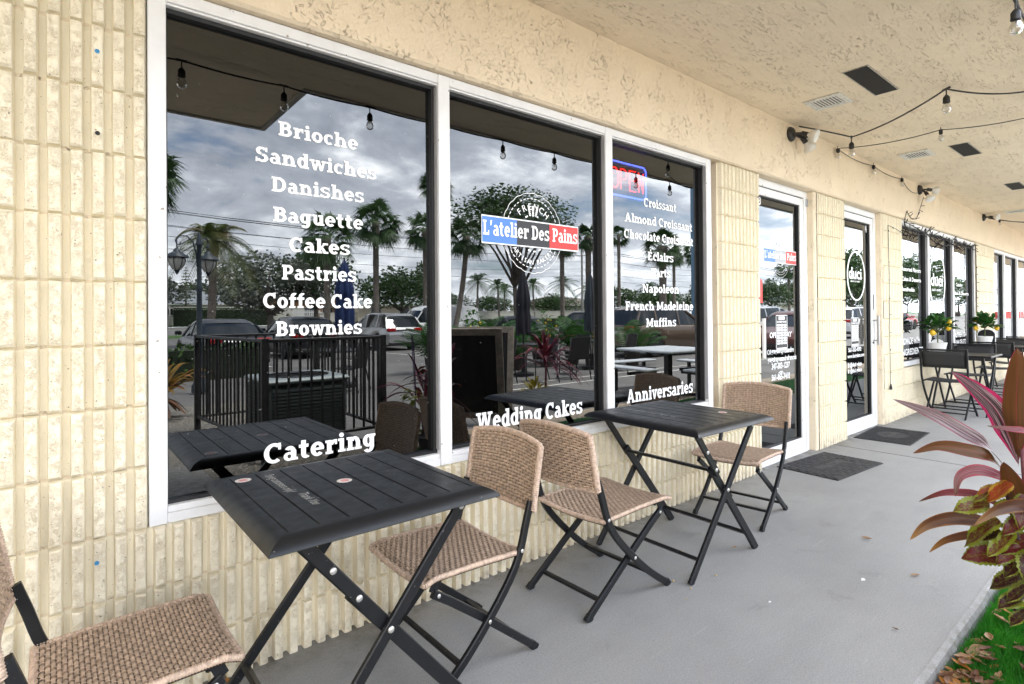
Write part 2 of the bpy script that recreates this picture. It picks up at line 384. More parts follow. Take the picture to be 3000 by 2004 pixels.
def glyph(ch):
    P=[]; o=OV; w=W_; h=H_; X=.74
    if ch==' ': return P,.30
    if ch=='B':
        g_stem(P,o,0,1,'l','l'); g_rect(P,o+.1,1-h,.44,1); g_rect(P,o+.1,.455,.46,.455+h); g_rect(P,o+.1,0,.46,h)
        g_arc(P,.42,.728,.31,.272,-90,90); g_arc(P,.44,.303,.345,.303,-90,90); return P,.82
    if ch=='D':
        g_stem(P,o,0,1,'l','l'); g_rect(P,o+.1,1-h,.42,1); g_rect(P,o+.1,0,.42,h); g_arc(P,.40,.5,.47,.5,-90,90,n=20); return P,.91
    if ch=='P':
        g_stem(P,o,0,1,'l','f'); g_rect(P,o+.1,1-h,.44,1); g_rect(P,o+.1,.37,.44,.37+h); g_arc(P,.42,.685,.345,.315,-90,90); return P,.80
    if ch=='C':
        g_arc(P,.46,.5,.46,.515,52,308,n=20); g_rect(P,.66,.66,.785,1.0); g_arc(P,.46,.5,.46,.515,40,58,w=.16); return P,.86
    if ch in 'Ss':
        Q=[]; g_arc(Q,.36,.735,.345,.28,28,262,n=16); g_arc(Q,.36,.275,.37,.29,-158,90,n=16); g_rect(Q,.565,.70,.68,1.0); g_rect(Q,.0,0,.115,.30)
        if ch=='S': return Q,.76
        k=.755; P=[[((x*.90),y*k) for x,y in q] for q in Q]
        return P,.68
    if ch=='A':
        g_diag(P,.07,0,.36,1,.19); P.append([(.73,0),(.95,0),(.60,1),(.36,1)]); g_rect(P,.24,.25,.78,.25+h)
        g_rect(P,-.02,0,.36,SF); g_rect(P,.64,0,1.04,SF); return P,1.02
    if ch in 'Ww':
        t=1. if ch=='W' else X; k=1. if ch=='W' else .82
        for x0,x1 in ((.06,.33),(.56,.82)): P.append([(x1*k-.03,0),(x1*k+.15,0),((x0+.21)*k,t),(x0*k,t)])
        for x0,x1 in ((.33,.58),(.82,1.08)): P.append([(x0*k-.03,0),(x0*k+.15,0),((x1+.15)*k,t),(x1*k-.02,t)])
        g_rect(P,-.03,t-SF,.37*k,t); g_rect(P,.44*k,t-SF,.80*k,t); g_rect(P,.93*k,t-SF,1.33*k,t); return P,1.30*k
    if ch=='N':
        g_stem(P,.10,0,1,'l','f',.17); g_stem(P,.72,0,1,'f','',.17); g_diag(P,.68,0,.10,1,.23); return P,1.0
    if ch=='M':
        g_stem(P,.10,0,1,'l','f',.19); g_stem(P,.92,0,1,'r','f',.19); g_diag(P,.50,.12,.13,1,.20); P.append([(.50,.12),(.70,.12),(1.08,1),(.88,1)]); return P,1.22
    if ch=='T':
        g_stem(P,.34,0,1,'','f'); g_rect(P,0,1-h,.88,1); g_rect(P,0,.72,.12,1); g_rect(P,.76,.72,.88,1); return P,.86
    if ch=='F':
        g_stem(P,o,0,1,'l','f'); g_rect(P,o,1-h,.70,1); g_rect(P,.58,.72,.70,1); g_rect(P,o,.45,.56,.45+h); g_rect(P,.46,.36,.56,.69); return P,.74
    if ch in 'EÉ':
        g_stem(P,o,0,1,'l','l'); g_rect(P,o,1-h,.70,1); g_rect(P,.58,.74,.70,1); g_rect(P,o,.45,.56,.45+h); g_rect(P,.46,.37,.56,.68); g_rect(P,o,0,.74,h); g_rect(P,.62,0,.74,.27)
        if ch=='É': P.append([(.30,1.07),(.43,1.07),(.62,1.28),(.42,1.28)])
        return P,.80
    if ch=='L':
        g_stem(P,o,0,1,'f','l'); g_rect(P,o,0,.70,h); g_rect(P,.58,0,.70,.32); return P,.76
    if ch=="'": P.append([(.04,.66),(.13,.66),(.24,1.02),(.04,1.02)]); return P,.30
    if ch=='o': g_arc(P,.345,X/2,.345,X/2+.012,0,360,n=16); return P,.70
    if ch=='c': g_arc(P,.345,X/2,.345,X/2+.012,48,312,n=16); g_rect(P,.47,.46,.585,X-.03); return P,.64
    if ch in 'eé': g_arc(P,.345,X/2,.345,X/2+.012,0,318,n=16); g_rect(P,.12,.315,.67,.315+.125); return P,.70
    if ch=='a':
        g_arc(P,.27,.215,.27,.23,0,360,w=.18,h=.125); g_rect(P,.37,0,.37+w,.50); g_arc(P,.30,.46,.275,.29,0,150); g_rect(P,.50,0,.68,SF); return P,.68
    if ch in 'nhm':
        g_stem(P,o,0,X if ch!='h' else 1.04,'l','f'); x=o+w
        for k in range(2 if ch=='m' else 1):
            g_arc(P,x+.13,.44,.28,.30,0,160); g_stem(P,x+.205,0,.45,'','f'); x+=.205+w
        return P,x+OV+.02
    if ch=='r': g_stem(P,o,0,X,'l','f'); g_arc(P,.47,.42,.29,.32,62,165); g_rect(P,.50,.47,.62,X); return P,.62
    if ch=='v':
        P.append([(.25,0),(.41,0),(.22,X),(.03,X)]); P.append([(.25,0),(.41,0),(.66,X),(.48,X)]); g_rect(P,-.04,X-SF,.31,X); g_rect(P,.40,X-SF,.73,X); return P,.70
    if ch=='i': g_stem(P,o,0,X,'l','f'); g_arc(P,o+.1,.93,.125,.125,0,360,w=.124,h=.124); return P,.40
    if ch=='l': g_stem(P,o,0,1.04,'l','f'); return P,.39
    if ch=='u':
        g_stem(P,.06,.25,X,'l',''); g_arc(P,.34,.30,.28,.31,180,335); g_stem(P,.45,0,X,'l','r'); return P,.76
    if ch=='d':
        g_arc(P,.33,X/2,.33,X/2+.01,0,360,n=16); g_stem(P,.44,0,1.04,'l','r'); return P,.75
    if ch=='p':
        g_stem(P,o,-.30,X,'l','f'); g_arc(P,.42,X/2,.34,X/2+.01,0,360,n=16); return P,.77
    if ch=='g':
        g_arc(P,.31,X/2+.02,.31,X/2-.01,0,360,n=16); g_stem(P,.41,-.02,X,'r',''); g_arc(P,.32,-.02,.295,.27,-155,0); return P,.74
    if ch=='t': g_rect(P,.11,.2,.11+w,.95); g_rect(P,0,X-h,.47,X); g_arc(P,.355,.225,.245,.235,180,315); return P,.53
    if ch=='k':
        g_stem(P,o,0,1.04,'l','f'); P.append([(o+w-.02,.27),(o+w-.02,.45),(.50,X-.02),(.66,X-.02)]); P.append([(.50,0),(.74,0),(.44,.47),(.30,.36)])
        g_rect(P,.44,X-SF,.78,X); g_rect(P,.46,0,.80,SF); return P,.78
    if ch=='f': g_stem(P,.12,0,.80,'','f'); g_arc(P,.38,.78,.26,.27,55,180); g_rect(P,.02,X-h,.50,X); return P,.50
    g_rect(P,0,0,.5,.1); return P,.6
def slab_mesh(mb, text, cx, z, width, cap, y, arc=None):
    x=0; G=[]
    for ch in text:
        P,a=glyph(ch); G+= [[(px+x,py) for px,py in q] for q in P]; x+=a+.055
    x-=.055; k=width/x
    for i,q in enumerate(G):
        d=y-.00004*(i%41)
        pts=[(cx+(px-x/2)*k,d,z+py*cap) for px,py in q]
        ar=sum(pts[j][0]*pts[(j+1)%len(pts)][2]-pts[(j+1)%len(pts)][0]*pts[j][2] for j in range(len(pts)))
        if ar<0: pts=pts[::-1]
        mb.poly(pts)
_fc={}
def sans(body, bold=.0, shear=0.):
    # outline of a line of text in Blender's own sans face: (verts2d, faces, width)
    k=(body,bold,shear)
    if k in _fc: return _fc[k]
    c=bpy.data.curves.new('glyph_outline','FONT'); c.body=body; c.size=1; c.offset=bold; c.shear=shear; c.resolution_u=3
    o=bpy.data.objects.new('glyph_outline',c); COL.objects.link(o); bpy.context.view_layer.update()
    me=bpy.data.meshes.new_from_object(o.evaluated_get(bpy.context.evaluated_depsgraph_get()))
    v=[(p.co.x,p.co.y) for p in me.vertices]; f=[tuple(p.vertices) for p in me.polygons]
    bpy.data.objects.remove(o); bpy.data.curves.remove(c); bpy.data.meshes.remove(me)
    x0=min(p[0] for p in v) if v else 0; x1=max(p[0] for p in v) if v else 1
    _fc[k]=([(p[0]-x0,p[1]) for p in v],f,x1-x0); return _fc[k]
def sans_mesh(mb, body, cx, z, width, cap, y, bold=.012, shear=0., axes=None):
    # wall text: x across, z up.  axes=(origin,u,v) lays it anywhere
    v,f,w=sans(body,bold,shear); kx=width/w; ky=cap/.70
    if axes is None: pts=[(cx+(a-w/2)*kx,y,z+b*ky) for a,b in v]
    else:
        o,u,t=[Vector(q) for q in axes]; pts=[o+u*((a-w/2)*kx)+t*(b*ky) for a,b in v]
    mb.add(pts,f)
def arc_text(mb, text, cx, cz, r, a0, a1, size, y, down=False):
    n=len(text)
    for i,ch in enumerate(text):
        if ch==' ': continue
        a=rad(a0+(a1-a0)*i/(n-1)); v,f,w=sans(ch,.004)
        o=Vector((cx+r*math.cos(a),y,cz+r*math.sin(a))); t=Vector((math.sin(a),0,-math.cos(a))); up=Vector((math.cos(a),0,math.sin(a)))
        if down: t=-t; up=-up
        sans_mesh(mb,ch,0,0,w*size,.70*size,y,.004,axes=(o,t,up))

# ------------------------------------------------------------------ setting: ground
def strip(name, m, x0, x1, prof, kind='structure', nx=1):
    b=MB(); b.grid([[(x0+(x1-x0)*i/nx,y,z) for i in range(nx+1)] for y,z in prof]); o=b.build(name,m); tag(o,kind=kind); return o
def walkway():
    b=MB(); nx=900; x0,x1=-5.,31.; rows=[[],[],[],[],[]]
    for i in range(nx+1):
        x=x0+(x1-x0)*i/nx; j=noise.noise((x*5,0,0))*.003+noise.noise((x*27,3,0))*.0035+max(0,noise.noise((x*11,8,0))-.35)*.05
        yb=-1.592
        for k,(y,z) in enumerate(((.32,0),(yb+.026+j,0),(yb+.006+j,-.008),(yb-.002+j*1.6,-.03),(yb-.004+j,-.13))): rows[k].append((x,y,z))
    b.grid(rows); o=b.build('walkway',m_conc); tag(o,kind='structure')
    # deeper landing at the corner of the building
    b=MB(); b.bbox(-5,.98,-3.22,-1.61,-.13,-.002,.012); tag(b.build('walkway_landing',m_conc),kind='structure')
    b=MB(); b.box(5.80,5.808,-1.56,.0,-.01,.0012); tag(b.build('walkway_joint',pbr('joint_dark',(.05,.05,.05),.9)),kind='structure')
walkway()
m_asph=pbr('parking_asphalt',(.135,.13,.125),.85,var=.25,vs=.7,bump=.6,bs=60,bd=.008,specks=(40,.68,(.17,.165,.15)))
m_road=pbr('road_asphalt',(.16,.155,.15),.85,var=.15,vs=.4)
m_lawn=pbr('verge_grass',(.05,.10,.025),.9,var=.4,vs=3,bump=.8,bs=20,bd=.03)
m_gravel=pbr('gravel_bed',(.20,.185,.16),.9,var=.5,vs=30,bump=1.,bs=45,bd=.03)
m_soil=pbr('sandy_soil',(.34,.28,.21),.95,var=.3,vs=14,bump=.8,bs=60,bd=.01)
m_turf=pbr('turf_mat',(.012,.085,.010),.9,var=.4,vs=30,bump=.8,bs=200,bd=.006)
strip('ground',m_soil,-160,420,[(40,-.1),(2.,-.1),(.33,-.12),(-1.5,-.12),(-3.3,-.12)])
strip('parking_lot',m_asph,-160,420,[(-3.3,-.12),(-6,-.13),(-22,-.28),(-45,-.28)])
strip('road',m_road,-160,420,[(-46.5,-.12),(-62,.30)])
strip('road_verge',m_lawn,-160,420,[(-45,-.28),(-46,-.06),(-46.5,-.10)])
strip('far_lawn',m_lawn,-160,420,[(-62,.34),(-66,.45),(-420,.7)])
b=MB(); b.box(2.42,13.6,-2.62,-1.61,-.11,-.05); tag(b.build('artificial_turf',m_turf),kind='structure')
b=MB(); b.box(.99,2.415,-7.2,-1.61,-.118,-.055)
b.box(-5,.985,-7.2,-3.24,-.118,-.055); tag(b.build('gravel_bed',m_gravel),kind='structure')
b=MB(); b.box(2.2,2.419,-2.6,-1.615,-.1,-.047); tag(b.build('soil_patch',m_soil),kind='structure')
m_line=pbr('road_paint',(.55,.54,.50),.7,var=.25,vs=20)
b=MB()
for i in range(10):
    x=2.2+i*2.75
    b.poly([(x,-14.9,-.205),(x+.1,-14.9,-.205),(x+.1,-20,-.255),(x,-20,-.255)][::-1])
b.poly([(5.5,-5.62,-.121),(40,-5.62,-.121),(40,-5.72,-.121),(5.5,-5.72,-.121)][::-1])
b.poly([(5.5,-6.25,-.126),(40,-6.25,-.126),(40,-6.33,-.126),(5.5,-6.33,-.126)][::-1])
tag(b.build('parking_line',m_line),kind='structure')
# turf blades: thick near the walkway edge, where the photo shows them
def blades():
    rs=np.random.RandomState(3); v=[]; f=[]
    def put(n,x0,x1,y0,y1,h):
        xs=rs.uniform(x0,x1,n); ys=rs.uniform(y0,y1,n); a=rs.uniform(0,2*PI,n); hh=h*rs.uniform(.6,1.25,n); le=rs.uniform(-.6,.6,(n,2))
        for i in range(n):
            dx,dy=math.cos(a[i])*.0022,math.sin(a[i])*.0022; x,y=xs[i],ys[i]; k=len(v)
            v.extend([(x-dx,y-dy,-.051),(x+dx,y+dy,-.051),(x+le[i,0]*hh[i],y+le[i,1]*hh[i],-.05+hh[i])]); f.append((k,k+1,k+2))
    put(26000,2.46,4.2,-2.0,-1.605,.030); put(9000,2.46,9,-2.6,-1.61,.035)
    put(3500,9,13.6,-2.6,-1.61,.04)
    me=bpy.data.meshes.new('grass'); me.from_pydata(v,[],f); me.materials.append(leafmat('turf_blade',(.02,.18,.012),(.065,.36,.024),.5,8,.3))
    tag(obj_from(me,'grass'),'bright green artificial turf strip along the walkway edge','grass',kind='stuff')
blades()
def pebbles():
    rs=np.random.RandomState(5); b=MB()
    base=[(1,0,0),(-.8,.2,0),(0,1,0),(.1,-.9,0),(0,.1,.7),(0,0,-.5)]; fc=[(0,2,4),(2,1,4),(1,3,4),(3,0,4)]
    for i in range(5200):
        if i<3800: x,y=rs.uniform(.99,2.41),rs.uniform(-5.2,-1.62)
        else: x,y=rs.uniform(-1.5,2.4),rs.uniform(-7.2,-3.26)
        s=rs.uniform(.008,.02); a=rs.uniform(0,6.28); c,d=math.cos(a)*s,math.sin(a)*s
        b.add([(x+p[0]*c-p[1]*d,y+p[0]*d+p[1]*c,-.052+p[2]*s) for p in base],fc)
    tag(b.build('gravel',pbr('gravel_stone',(.33,.30,.26),.85,var=.6,vs=40)),'loose grey gravel around the iron railing','gravel',kind='stuff')
pebbles()

# ------------------------------------------------------------------ building
G=.07
bld=thing('bakery_storefront','cream split-face block storefront with stucco fascia, tinted windows and two glazed doors','building',(0,0,0))
ROWS=[-.02,.178,.381,.583,.786,.988,1.191,1.395,1.60,1.804,2.007,2.206,2.398]
PITCH=.0539
def ribbed(name, x0, x1, rows, seed=0, phase=.239, label=None, ydepth=.25):
    rs=random.Random(seed); b=MB(); att=[]
    prof=[(-.36,.034,0),(-.285,.033,0),(-.262,.0035,0),(-.235,.0005,.6),(-.10,-.001,1),(.03,-.0015,1),(.15,-.001,1),(.25,.0,1),(.290,.001,.4),(.352,.012,0),(.385,.033,0),(.40,.034,0)]
    n0=int(math.floor((x0-phase)/PITCH))-1; n1=int(math.ceil((x1-phase)/PITCH))+1
    for r in range(len(rows)-1):
        za,zb=rows[r],rows[r+1]; jr=rs.uniform(-.0012,.0012); jy=rs.uniform(-.001,.001)
        gap=.006
        zs=[(za,.020,0),(za+gap*.6,.016,0),(za+gap,.0035,.3),(za+gap*2.2,0,1)]+[(za+(zb-za)*t,0,1) for t in (.14,.24,.34,.44,.54,.64,.74,.84,.92)]+[(zb-gap*1.6,0,1),(zb-gap*.7,.003,.3),(zb-gap*.3,.016,0),(zb,.020,0)]
        cols=[]
        for n in range(n0,n1+1):
            c=phase+n*PITCH-.5*PITCH+.006; jx=rs.uniform(-.0009,.0009); jj=rs.uniform(-.0012,.0012)
            for t,y,rf in prof: cols.append((c+t*PITCH+jx+jr,y+(jj if rf>0 else 0)+jy,rf))
        cols=[q for q in cols if x0<=q[0]<=x1]
        if not cols: continue
        cols=[(x0,cols[0][1],0)]+cols+[(x1,cols[-1][1],0)]
        P=[]
        for iz,(z,dy,k) in enumerate(zs):
            row=[]
            for (x,y,rf) in cols:
                q=noise.noise((x*55,z*38,seed))*.0024+noise.noise((x*130,z*110,seed+9))*.0016
                zz=z+(noise.noise((x*16,r*7.3,seed))*.0035 if iz in (0,1,2,len(zs)-1,len(zs)-2,len(zs)-3) else 0)
                row.append((x,max(y,dy*.85 if dy else y)+dy*.5+q*rf*k,zz)); att.append(rf*k)
            P.append(row)
        b.grid(P)
    o=b.build(name,m_block,bld,smooth=True); me=o.data; sharp(me,30)
    a=me.attributes.new('rough','FLOAT','POINT'); a.data.foreach_set('value',att)
    # solid core behind the fluted face
    c=MB(); c.box(x0,x1,.036,ydepth,rows[0],rows[-1]-.001); k=c.build('block_core',m_side,o)
    return o
ribbed('block_pier',-1.6,.243,ROWS,1)
ribbed('sill_wall',.2431,3.80,ROWS[:4],2,ydepth=.24)
ribbed('pilaster',3.80,4.385,ROWS,3)
ribbed('pilaster',5.49,6.145,ROWS,4)
ribbed('pilaster',7.265,7.93,ROWS,5)
ribbed('sill_wall',7.931,11.70,ROWS[:4],6,ydepth=.24)
ribbed('pilaster',11.70,13.06,ROWS,7)
ribbed('sill_wall',13.061,16.9,ROWS[:4],8,ydepth=.24)
ribbed('pilaster',16.9,21.,ROWS,9)
# plain reveal sides of the pilasters and stucco at door jambs
def bpart(name,m,boxes,bev=.003,label=None,auto=None):
    b=MB()
    for q in boxes: b.bbox(*q,bev)
    o=b.build(name,m,bld,auto=auto)
    if label: o['label']=label
    return o
bpart('door_reveal',m_side,[(5.425,5.4905,.004,.26,-.01,2.399)],.008)
bpart('door_reveal',m_side,[(7.225,7.2655,.004,.26,-.01,2.399)],.008)
bpart('stucco_fascia',m_stucco,[(-6,21,-.022,.3,2.3985,2.93)],.012)
# soffit with a shallower run past the corner
b=MB()
b.box(-6,30,-1.665,-.0225,2.904,3.02); b.box(-6,1.38,-2.72,-1.6652,2.9041,3.02)
b.build('soffit',m_soffit,bld)
b=MB()
b.box(1.3801,30,-1.70,-1.6651,2.888,3.24); b.box(-6,1.42,-2.757,-2.7201,2.888,3.24); b.box(1.3802,1.42,-2.72,-1.7001,2.888,3.24)
b.build('fascia_board',pbr('fascia_paint',(.50,.49,.46),.6,var=.1,vs=5),bld)
b=MB(); b.box(-6,30,-1.664,9,3.021,3.5); b.box(-6,1.379,-2.719,-1.6641,3.021,3.5); b.build('roof',pbr('roof_membrane',(.3,.3,.3),.9),bld)
b=MB(); b.box(-6,-1.6,.02,9,-.1,3.02); b.box(21,30,.0,9,-.1,3.02); b.box(-1.6,21,8.8,9,-.1,3.02); b.build('side_wall',m_side,bld)
b=MB(); b.bbox(-6,-4.6,-7,-.03,-.1,2.9035,.02); b.build('unseen_shade_wall',m_stucco,bld)  # unseen wall, added to hold back light from the left
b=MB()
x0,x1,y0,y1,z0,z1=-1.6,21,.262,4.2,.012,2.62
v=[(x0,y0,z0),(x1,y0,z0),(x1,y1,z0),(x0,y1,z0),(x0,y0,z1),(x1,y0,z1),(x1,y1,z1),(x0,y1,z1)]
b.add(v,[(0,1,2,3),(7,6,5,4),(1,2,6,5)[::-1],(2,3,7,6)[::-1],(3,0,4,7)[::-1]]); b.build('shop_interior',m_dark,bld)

def window(x0,x1,mull,zb=.585,zt=2.396,gm=m_glass,label=None,side='r'):
    # aluminium storefront frame: outer rails, mullions with a deeper dark inner track, gaskets, panes
    yf,yb=.016,.105; b=MB()
    b.bbox(x0,x0+.053,yf,yb,zb,zt,.002); b.bbox(x1-.06,x1,yf,yb,zb,zt,.002)
    xs=[x0+.053]
    for m in mull: b.bbox(m-.031,m+.031,yf-.002,yb,zb+.0012,zt-.0012,.002); xs+=[m-.031,m+.031]
    xs.append(x1-.06)
    for i in range(0,len(xs),2):
        a,c=xs[i]+.0004,xs[i+1]-.0004
        b.bbox(a,c,yf+.001,yb,zb+.0006,zb+.034,.002); b.bbox(a,c,yf+.006,yb,zb+.0345,zb+.056,.002)
        b.bbox(a,c,yf+.001,yb,zt-.043,zt-.0006,.002); b.bbox(a,c,yf+.009,yb,zt-.052,zt-.0435,.001)
    w=b.build('window',m_white,bld); 
    if label: w['label']=label
    k=MB()
    for i in range(0,len(xs),2):
        a,c=xs[i]+.0005,xs[i+1]-.0005; z0,z1=zb+.0565,zt-.0525
        k.box(a,a+.006,yf+.03,yb,z0,z1); k.box(c-.020,c,yf+.028,yb,z0,z1)
        k.box(a+.0061,c-.0201,yf+.03,yb,z0,z0+.010); k.box(a+.0061,c-.0201,yf+.03,yb,z1-.016,z1)
        p=MB(); p.box(a+.003,c-.008,G,G+.006,z0+.003,z1-.005)
        p.build('pane',gm,w)
    k.build('gasket',m_gask,w)
    return w
win1=window(.245,3.70,[1.407,2.572],label='bakery window with white lettering of cakes and breads')
win2=window(7.935,11.695,[9.10,10.35],zb=.60,label='ice cream shop window with white oval logo and string of twig lights',gm=m_glassw)
win3=window(13.065,16.895,[14.07,15.37],zb=.60,label='farthest window, bare of lettering',gm=m_glassw)
# grey inner tracks seen on the near side of each mullion
for x,w_ in ((1.407-.0316,win1),(2.572-.0316,win1),(3.64-.0006,win1),(9.10-.0316,win2),(10.35-.0316,win2),(11.635-.0006,win2)):
    b=MB(); b.box(x-.006,x,.02,.0465,.66,2.338); b.build('mullion_track',pbr('grey_aluminium',(.34,.34,.35),.45,var=.1,vs=8),w_)
YL=G-.0012
def letters(name,parent,fn,m=m_vinyl,label=None):
    b=MB(); fn(b); o=b.build(name,m,parent)
    if label: o['label']=label
    return o
L1=[('Brioche',1.985,.327),('Sandwiches',1.871,.496),('Danishes',1.764,.380),('Baguette',1.648,.369),('Cakes',1.535,.250),('Pastries',1.424,.306),('Coffee Cake',1.312,.447),('Brownies',1.203,.354)]
for t,z,w in L1: letters('lettering',win1,lambda b,t=t,z=z,w=w: slab_mesh(b,t,.843,z,w,.057,YL),label='word '+t)
letters('lettering',win1,lambda b: slab_mesh(b,'Catering',.849,.715,.459,.075,YL),label='word Catering')
letters('lettering',win1,lambda b: slab_mesh(b,'Wedding Cakes',1.998,.702,.761,.088,YL),label='words Wedding Cakes')
L3=[('Croissant',1.979,.362),('Almond Croissant',1.862,.751),('Chocolate Croissant',1.757,.770),('Éclairs',1.629,.284),('Tarts',1.522,.216),('Napoleon',1.415,.411),('French Madeleine',1.300,.755),('Muffins',1.190,.337)]
for t,z,w in L3: letters('lettering',win1,lambda b,t=t,z=z,w=w: slab_mesh(b,t,3.156,z,w,.056,YL),label='words '+t)
letters('lettering',win1,lambda b: slab_mesh(b,'Anniversaries',3.152,.714,.735,.085,YL),label='word Anniversaries')
def flag(win,x0,x1,z0,z1,y,full=True):
    w=x1-x0; h=z1-z0; xa=x0+w*.331; xb=x0+w*.673; t=h*.045
    letters('logo_panel',win,lambda b:b.poly([(x0,y,z0+t),(xa,y,z0+t),(xa,y,z1-t),(x0,y,z1-t)]),m_vblue)
    letters('logo_panel',win,lambda b:b.poly([(xb,y,z0+t),(x1,y,z0+t),(x1,y,z1-t),(xb,y,z1-t)]),m_vred)
    def f(b):
        b.poly([(x0,y,z1-t),(x1,y,z1-t),(x1,y,z1),(x0,y,z1)]); b.poly([(x0,y,z0),(x1,y,z0),(x1,y,z0+t),(x0,y,z0+t)])
        for xx in (x0-t*.5,x1): b.poly([(xx,y,z0),(xx+t*.5,y,z0),(xx+t*.5,y,z1),(xx,y,z1)])
        slab_mesh(b,"L'atelier Des Pains",(x0+x1)/2,z0+h*.30,w*.985,h*.52,y-.0012)
    letters('logo_lettering',win,f)
def rosette(win,cx,cz,rx,rz,y,flagz=(0,0),s=1.):
    # scalloped seal with a dashed inner ring, wheat ears and curved words
    def f(b):
        n=180; w=.0025*s
        P=[]
        for i in range(n+1):
            a=2*PI*i/n; q=1+.022*abs(math.sin(a*11))
            P.append((cx+rx*q*math.cos(a),cz+rz*q*math.sin(a),a))
        for i in range(n):
            (x0,z0,a0),(x1,z1,a1)=P[i],P[i+1]
            if flagz[0]-.002<(z0+z1)/2<flagz[1]+.002: continue
            b.poly([(x0,y,z0),(x0-math.cos(a0)*w*1.2,y,z0-math.sin(a0)*w*1.2),(x1-math.cos(a1)*w*1.2,y,z1-math.sin(a1)*w*1.2),(x1,y,z1)][::-1])
        for i in range(44):
            for rr in (.885,):
                a0=2*PI*i/44; a1=a0+2*PI/44*.6
                z=cz+rz*rr*math.sin(a0)
                if flagz[0]-.005<z<flagz[1]+.005: continue
                b.poly([(cx+rx*q*math.cos(a),y,cz+rz*q*math.sin(a)) for q,a in ((rr,a0),(rr-.02,a0),(rr-.02,a1),(rr,a1))][::-1])
        for i in range(16):
            a0=2*PI*i/16; a1=a0+2*PI/16*.5; z=cz+rz*.46*math.sin(a0)
            if flagz[0]-.005<z<flagz[1]+.01 or abs(a0-PI/2)<.3: continue
            b.poly([(cx+rx*q*math.cos(a),y,cz+rz*q*math.sin(a)) for q,a in ((.48,a0),(.44,a0),(.44,a1),(.48,a1))][::-1])
        arc_text(b,'FRENCH',cx,cz,rx*.60,132,48,.050*s,y-.0006)
        arc_text(b,'ARTISAN BAKERY',cx,cz,rx*.80,215,325,.036*s,y-.0006,down=True)
        for e in (-1,0,1):     # wheat
            for k in range(6):
                for sd in (-1,1):
                    zz=cz+rz*.42+k*.0095*s; xx=cx+e*.021*s+e*k*.0022*s
                    b.poly([(xx,y,zz),(xx+sd*.0075*s,y,zz+.006*s),(xx+sd*.0065*s,y,zz+.0125*s),(xx,y,zz+.0075*s)][::sd])
    letters('logo_seal',win,f)
flag(win1,1.661,2.352,1.640,1.784,YL-.0004); rosette(win1,2.005,1.717,.212,.214,YL,(1.640,1.784))
# black centre band of the flag logo is the dark glass itself, backed by a thin vinyl strip
letters('logo_panel',win1,lambda b:b.poly([(1.8895,YL+.0004,1.647),(2.1255,YL+.0004,1.647),(2.1255,YL+.0004,1.777),(1.8895,YL+.0004,1.777)]),m_vblack)
def win2_text(b):
    for t,x0,x1,z in (('Assorted Flavors',8.15,8.94,1.79),('Cakes & Desserts',8.16,8.95,1.664),('Semifreddo',8.16,8.67,1.534),('Wholesale',10.61,11.19,1.806),('Catering',10.75,11.13,1.661),('Cakes & Desserts',10.55,11.51,1.529)):
        sans_mesh(b,t,(x0+x1)/2,z,x1-x0,.052,YL,.018)
    for t,x0,x1,z,c in (('HANDMADE WITH',7.99,8.86,.862,.078),('INGREDIENTS',8.10,9.0,.725,.078),('AUTHENTIC',10.62,11.25,.872,.075),('ITALIAN GELATO',10.5,11.3,.755,.075),('DIFFERENT',9.55,10.1,.745,.075)):
        sans_mesh(b,t,(x0+x1)/2,z,x1-x0,c,YL,.03)
    ring(b,9.735,1.71,.405,.437,.045,YL); sans_mesh(b,'duci',9.70,1.64,.60,.17,YL,.02); sans_mesh(b,'GELATO OF SICILY',9.69,1.563,.48,.030,YL,.02)
def ring(b,cx,cz,rx,rz,w,y,n=56):
    for i in range(n):
        a,c=2*PI*i/n,2*PI*(i+1)/n
        b.poly([(cx+(rx-w)*math.cos(a),y,cz+(rz-w*.6)*math.sin(a)),(cx+rx*math.cos(a),y,cz+rz*math.sin(a)),(cx+rx*math.cos(c),y,cz+rz*math.sin(c)),(cx+(rx-w)*math.cos(c),y,cz+(rz-w*.6)*math.sin(c))])
letters('lettering',win2,win2_text)

def door(x0,x1,label,hinge):
    # frame in the opening plus the leaf: narrow stiles, deep bottom rail
    yf,yb=.062,.15
    b=MB(); b.bbox(x0,x0+.04,yf,yb,.0,2.398,.003); b.bbox(x1-.058,x1,yf,yb,.0,2.398,.003)
    b.bbox(x0+.0404,x1-.0584,yf,yb,2.335,2.398,.003); b.bbox(x0+.0405,x1-.0585,yf-.012,yb,.0,.016,.004)
    d=b.build('door',m_white,bld); d['label']=label
    l=MB(); a,c=x0+.0445,x1-.0625; y0,y1=yf+.008,yb-.012
    l.bbox(a,a+.055,y0,y1,.0165,2.328,.003); l.bbox(c-.064,c,y0,y1,.0165,2.328,.003)
    l.bbox(a+.0554,c-.0644,y0,y1,.0165,.128,.003); l.bbox(a+.0554,c-.0644,y0,y1,2.262,2.328,.003)
    l.build('door_leaf',m_white,d)
    k=MB(); xa,xc=a+.0556,c-.0646
    k.box(xc-.014,xc,y0+.012,y1,.1285,2.2615); k.box(xa,xc-.0141,y0+.012,y1,.1285,.136); k.box(xa,xc-.0141,y0+.012,y1,2.252,2.2615); k.box(a+.0,c,y0+.001,y1+.004,2.3285,2.3345)
    k.build('gasket',m_gask,d)
    p=MB(); p.box(xa+.001,xc-.012,.1,.106,.133,2.256); p.build('pane',m_glassd,d)
    h=MB(); hx=(a+.028) if hinge=='l' else (c-.03)
    for z in (.955,1.18): h.bar((hx,y0,z),(hx,y0-.05,z),.016,.016)
    h.bar((hx,y0-.055,.905),(hx,y0-.055,1.23),.028,.022,(0,1,0),.004)
    h.build('handle',m_white if hinge=='l' else pbr('brushed_handle',(.5,.5,.5),.3,metal=.6),d)
    return d,xa,xc
